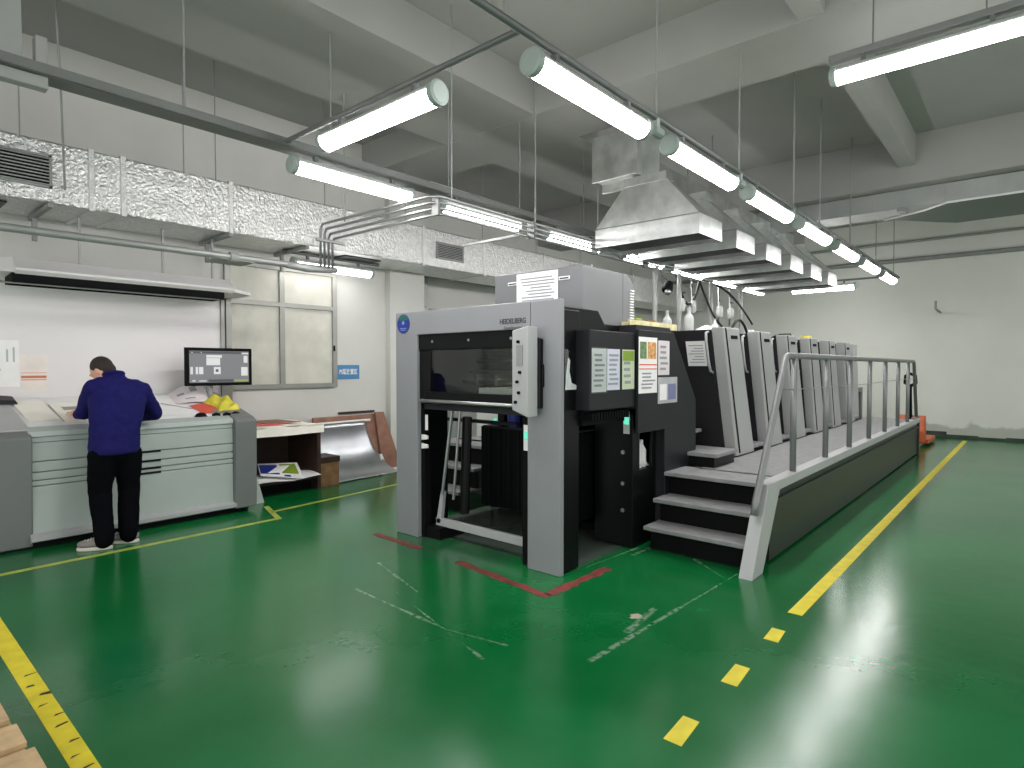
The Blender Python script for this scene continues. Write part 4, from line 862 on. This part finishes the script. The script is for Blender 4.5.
obj('leaning_board', MB().hexa([(4.5, 7.52, 0), (5.72, 7.52, 0), (5.72, 7.55, 0), (4.5, 7.55, 0), (4.6, 7.68, .83), (5.72, 7.68, .83), (5.72, 7.71, .83), (4.6, 7.71, .83)]), 'wood', label='brown board leaning on the wall behind the aluminium plate', cat='board', group='brown boards leaning on the wall')
obj('leaning_board', MB().hexa([(5.66, 7.5, 0), (5.98, 7.44, 0), (5.98, 7.46, 0), (5.66, 7.53, 0), (5.62, 7.62, .86), (5.76, 7.6, .86), (5.76, 7.62, .86), (5.62, 7.66, .86)]), 'wood', label='narrow brown board leaning beside the wall column', cat='board', group='brown boards leaning on the wall')
obj('paper_scrap', MB().prism([(5.45, 7.2), (5.95, 7.3), (5.9, 7.42), (5.6, 7.44), (5.5, 7.36)], 2, 0, .012).hexa([(5.5, 7.3, .01), (5.64, 7.34, .01), (5.64, 7.4, .01), (5.5, 7.4, .01), (5.52, 7.36, .25), (5.56, 7.38, .25), (5.56, 7.4, .25), (5.52, 7.4, .25)]), 'paper', label='torn white paper on the floor beside the leaning boards', cat='paper')
obj('wall_batten', MB().box(5.05, 5.68, YW - .03, YW, .855, .885), 'wood2', label='thin dark batten on the wall above the leaning boards', cat='batten')
sg = obj('wall_sign', MB().box(5.03, 5.42, YW - .012, YW, 1.37, 1.58), 'blue', label='blue sign with white characters on the wall by the window', cat='sign', bevel=.003)
text('lettering', 'PS版放置区', 'white', sg, (5.225, YW - .0135, 1.475), .088, FACE_MY, .001, 'CENTER', .72)

# ------------------------------------------------------------------ pallet jack and pallet
pj = thing('pallet_jack', 'orange pallet jack with black handle beyond the platform end', 'pallet jack', (14.6, 1.9, 0))
obj('fork', MB().box(14.2, 15.3, 1.55, 1.72, .05, .13).box(14.2, 15.3, 1.95, 2.12, .05, .13), 'orange', pj, .01)
obj('pump_body', MB().prism([(14.0, .08), (14.0, .3), (14.12, .6), (14.25, .6), (14.35, .1)], 1, 1.6, 2.05), 'orange', pj, .02)
obj('tiller', MB().tube([(14.1, 1.83, .5), (13.98, 1.83, 1.2)], .025, 8), 'blackm', pj)
obj('handle', MB().tube([(13.98, 1.83, 1.18), (13.97, 1.74, 1.24), (13.96, 1.75, 1.38), (13.95, 1.83, 1.42), (13.96, 1.91, 1.38), (13.97, 1.92, 1.24), (13.98, 1.83, 1.18)], .03, 8), 'blackm', pj)
obj('wheel', MB().tube([(14.05, 1.7, .09), (14.05, 1.78, .09)], .09, 16), 'hose', pj); obj('wheel', MB().tube([(14.05, 1.88, .09), (14.05, 1.96, .09)], .09, 16), 'hose', pj)
pa = thing('wooden_pallet', 'pale wooden pallet corner on the floor beside the broad yellow tape', 'pallet', (.1, 3.0, 0))
for k in range(5): obj('deck_board', MB().box(-.7, .53 - .012 * k, 2.4 + k * .24, 2.58 + k * .24, .10, .125), 'pallet', pa, .003)
for x in (.42, -.1, -.65): obj('stringer', MB().box(x, x + .08, 2.38, 3.56, 0, .10), 'pallet', pa, .003)

# ------------------------------------------------------------------ person
pr = thing('person', 'man in navy blue jacket and black trousers bending over the console desk', 'person', (1.7, 6.1, 0))
def cap(mb, path, rs, n=12):
    mb.tube(path, rs, n)
    for p, r in ((path[0], rs[0]), (path[-1], rs[-1])): mb.ball(p, r, 12, 8)
    return mb
def soft(name, mb, m_, voxel, it, parent, noise=0.0, nscale=.2):
    o = obj(name, mb, m_, parent)
    r = o.modifiers.new('remesh', 'REMESH'); r.mode = 'VOXEL'; r.voxel_size = voxel; r.use_smooth_shade = True
    s = o.modifiers.new('smooth', 'SMOOTH'); s.iterations = it; s.factor = .5
    if noise:
        tx = D.textures.new(name + '_folds', 'CLOUDS'); tx.noise_scale = nscale
        d = o.modifiers.new('folds', 'DISPLACE'); d.texture = tx; d.strength = noise; d.mid_level = .5
    return o
# joints
HIP = Vector((1.72, 6.06, .90)); CH = Vector((1.775, 6.16, 1.28)); NK = Vector((1.765, 6.24, 1.465)); HD = Vector((1.715, 6.375, 1.515))
SL, SR = Vector((1.60, 6.18, 1.375)), Vector((1.955, 6.16, 1.345)); EL, ER = Vector((1.58, 6.41, 1.15)), Vector((2.115, 6.30, 1.11)); WL, WR = Vector((1.595, 6.68, 1.108)), Vector((1.99, 6.56, 1.07))
KL, KR = Vector((1.60, 6.08, .48)), Vector((1.83, 6.11, .48)); AL, AR = Vector((1.60, 5.98, .09)), Vector((1.80, 6.03, .09))
body = MB()
cap(body, [HIP, HIP.lerp(CH, .5), CH, NK], [.10, .10, .10, .052])
cap(body, [NK - Vector((0, .01, .04)), HD - Vector((0, .03, .05))], [.058, .056])
hd_ = MB().ball((0, 0, 0), (.076, .098, .112), 20, 14).ball((0, .05, -.055), (.055, .052, .06), 14, 10)      # skull, jaw
hd_.ball((0, .103, -.02), (.014, .022, .022)).ball((0, .094, -.062), (.024, .012, .009)).ball((-.033, .086, .012), (.015, .01, .01)).ball((.033, .086, .012), (.015, .01, .01))
hd_.ball((0, .088, .028), (.055, .014, .012)).ball((-.078, -.005, -.012), (.012, .022, .034)).ball((.078, -.005, -.012), (.012, .022, .034))
HM = Matrix.Translation(HD) @ Matrix.Rotation(math.radians(38), 4, 'Z') @ Matrix.Rotation(math.radians(-42), 4, 'X')
hd_.xf(HM); body.add(hd_.v, hd_.f)
for s, e, w_ in ((SL, EL, WL), (SR, ER, WR)):
    cap(body, [s, e], [.05, .042]); cap(body, [e, w_], [.042, .028])
for h, k_, a in ((HIP + Vector((-.09, 0, -.05)), KL, AL), (HIP + Vector((.09, 0, -.05)), KR, AR)):
    cap(body, [h, k_], [.08, .052]); cap(body, [k_, a], [.052, .036])
def hand(w_, d, side):
    d = Vector(d).normalized(); lat = Vector((d.y, -d.x, 0)).normalized(); up_ = Vector((0, 0, 1))
    pc = w_ + d * .055
    body.tube([w_, w_ + d * .03, pc + d * .03], [.026, .03, .034], 10); body.ball(pc + d * .01, (.038, .038, .018))
    for i, (off, ln) in enumerate(((-.030, .062), (-.010, .073), (.010, .068), (.029, .052))):
        b0 = pc + d * .028 + lat * off; d1 = d + lat * off * 3
        body.tube([b0, b0 + d1 * ln * .45 + up_ * .004, b0 + d1 * ln * .8 - up_ * .008, b0 + d1 * ln - up_ * .018], [.0098, .0095, .0088, .0075], 8)
    t0 = pc - d * .02 + lat * side * .026
    body.tube([t0, t0 + lat * side * .026 + d * .022, t0 + lat * side * .032 + d * .052 - up_ * .012], [.013, .011, .009], 8)
hand(WL, (-.12, .95, .14), 1); hand(WR, (-.45, .9, .1), -1)
soft('body', body, 'skin', .0055, 3, pr)
hr = MB().ball((0, -.022, .028), (.082, .094, .100), 24, 16).ball((0, -.05, -.02), (.07, .06, .07), 16, 10)
hr.xf(HM)
# face stays clear: the hair stops at brow and ear line
soft('hair', hr, 'hair', .006, 2, pr, .006, .02)
def loft(mb, rings, n=24):
    vs = []; fs = []
    for cx, cy, cz, rx, ry in rings:
        vs += [(cx + rx * math.cos(2 * math.pi * k / n), cy + ry * math.sin(2 * math.pi * k / n), cz) for k in range(n)]
    for i in range(len(rings) - 1):
        for k in range(n): fs.append((i * n + k, i * n + (k + 1) % n, (i + 1) * n + (k + 1) % n, (i + 1) * n + k))
    fs.append(tuple(range(n))[::-1]); fs.append(tuple((len(rings) - 1) * n + k for k in range(n)))
    return mb.add(vs, fs)
jk = loft(MB(), [(1.715, 6.07, .795, .185, .15), (1.715, 6.07, .84, .192, .155), (1.725, 6.085, .97, .195, .155), (1.745, 6.115, 1.12, .208, .16), (1.77, 6.15, 1.25, .222, .155), (1.78, 6.17, 1.34, .215, .135), (1.778, 6.20, 1.41, .165, .11), (1.768, 6.225, 1.46, .09, .088), (1.762, 6.245, 1.495, .08, .078)])
cap(jk, [SL + Vector((.05, 0, .01)), SL, SL.lerp(EL, .55), EL], [.085, .082, .075, .066], 12); cap(jk, [EL, EL.lerp(WL, .6), WL - (WL - EL) * .12], [.066, .054, .044], 12)
cap(jk, [SR + Vector((-.05, 0, .01)), SR, SR.lerp(ER, .55), ER], [.085, .082, .075, .066], 12); cap(jk, [ER, ER.lerp(WR, .6), WR - (WR - ER) * .12], [.066, .054, .044], 12)
soft('jacket', jk, 'jacket', .012, 4, pr, .022, .09)
cr = MB().tube([NK + Vector((.07 * math.cos(a), -.0 + .066 * math.sin(a), .02 + .018 * math.sin(-a))) for a in [math.pi * 2 * i / 24 for i in range(25)]], .02, 8)
obj('collar', cr, 'jacket', pr, smooth=True)
tr_ = MB()
cap(tr_, [HIP + Vector((-.06, .01, -.09)), HIP + Vector((.06, .01, -.09))], [.122, .122], 14)
for h, k_, a in ((HIP + Vector((-.095, 0, -.06)), KL, AL), (HIP + Vector((.095, .01, -.06)), KR, AR)):
    cap(tr_, [h + Vector((0, .01, -.06)), h.lerp(k_, .5), k_], [.115, .105, .088], 14); cap(tr_, [k_, k_.lerp(a, .5), a + Vector((0, 0, .03)), a + Vector((0, -.005, -.015))], [.088, .082, .078, .076], 14)
soft('trousers', tr_, 'trouser', .012, 4, pr, .014, .1)
def shoe(a, ang, nm):
    mb = MB().ball((0, .02, .045), (.045, .075, .05)).ball((0, .10, .035), (.046, .085, .036)).ball((0, -.03, .05), (.042, .055, .052)).ball((0, -.02, .085), (.043, .05, .035))
    mt = Matrix.Translation((a.x, a.y, .018)) @ Matrix.Rotation(ang, 4, 'Z')
    s = soft(nm, mb.xf(mt), 'shoe', .008, 3, pr)
    pts = [(.0 + .05 * math.sin(t) * (1.0 if math.cos(t) > 0 else .88), .05 + .135 * math.cos(t)) for t in [2 * math.pi * i / 24 for i in range(24)]]
    so = MB().prism(pts, 2, 0, .03); so.xf(Matrix.Translation((a.x, a.y, 0)) @ Matrix.Rotation(ang, 4, 'Z')); obj('sole', so, 'sole', s, .008)
    lc2 = MB()
    for k in range(4): lc2.tube([(-.022, .05 + k * .022, .078 - k * .006), (0, .053 + k * .022, .089 - k * .006), (.022, .05 + k * .022, .078 - k * .006)], .004, 6)
    obj('laces', lc2.xf(mt), 'white', s)
shoe(AL + Vector((-.02, 0, 0)), math.radians(58), 'shoe'); shoe(AR, math.radians(52), 'shoe')
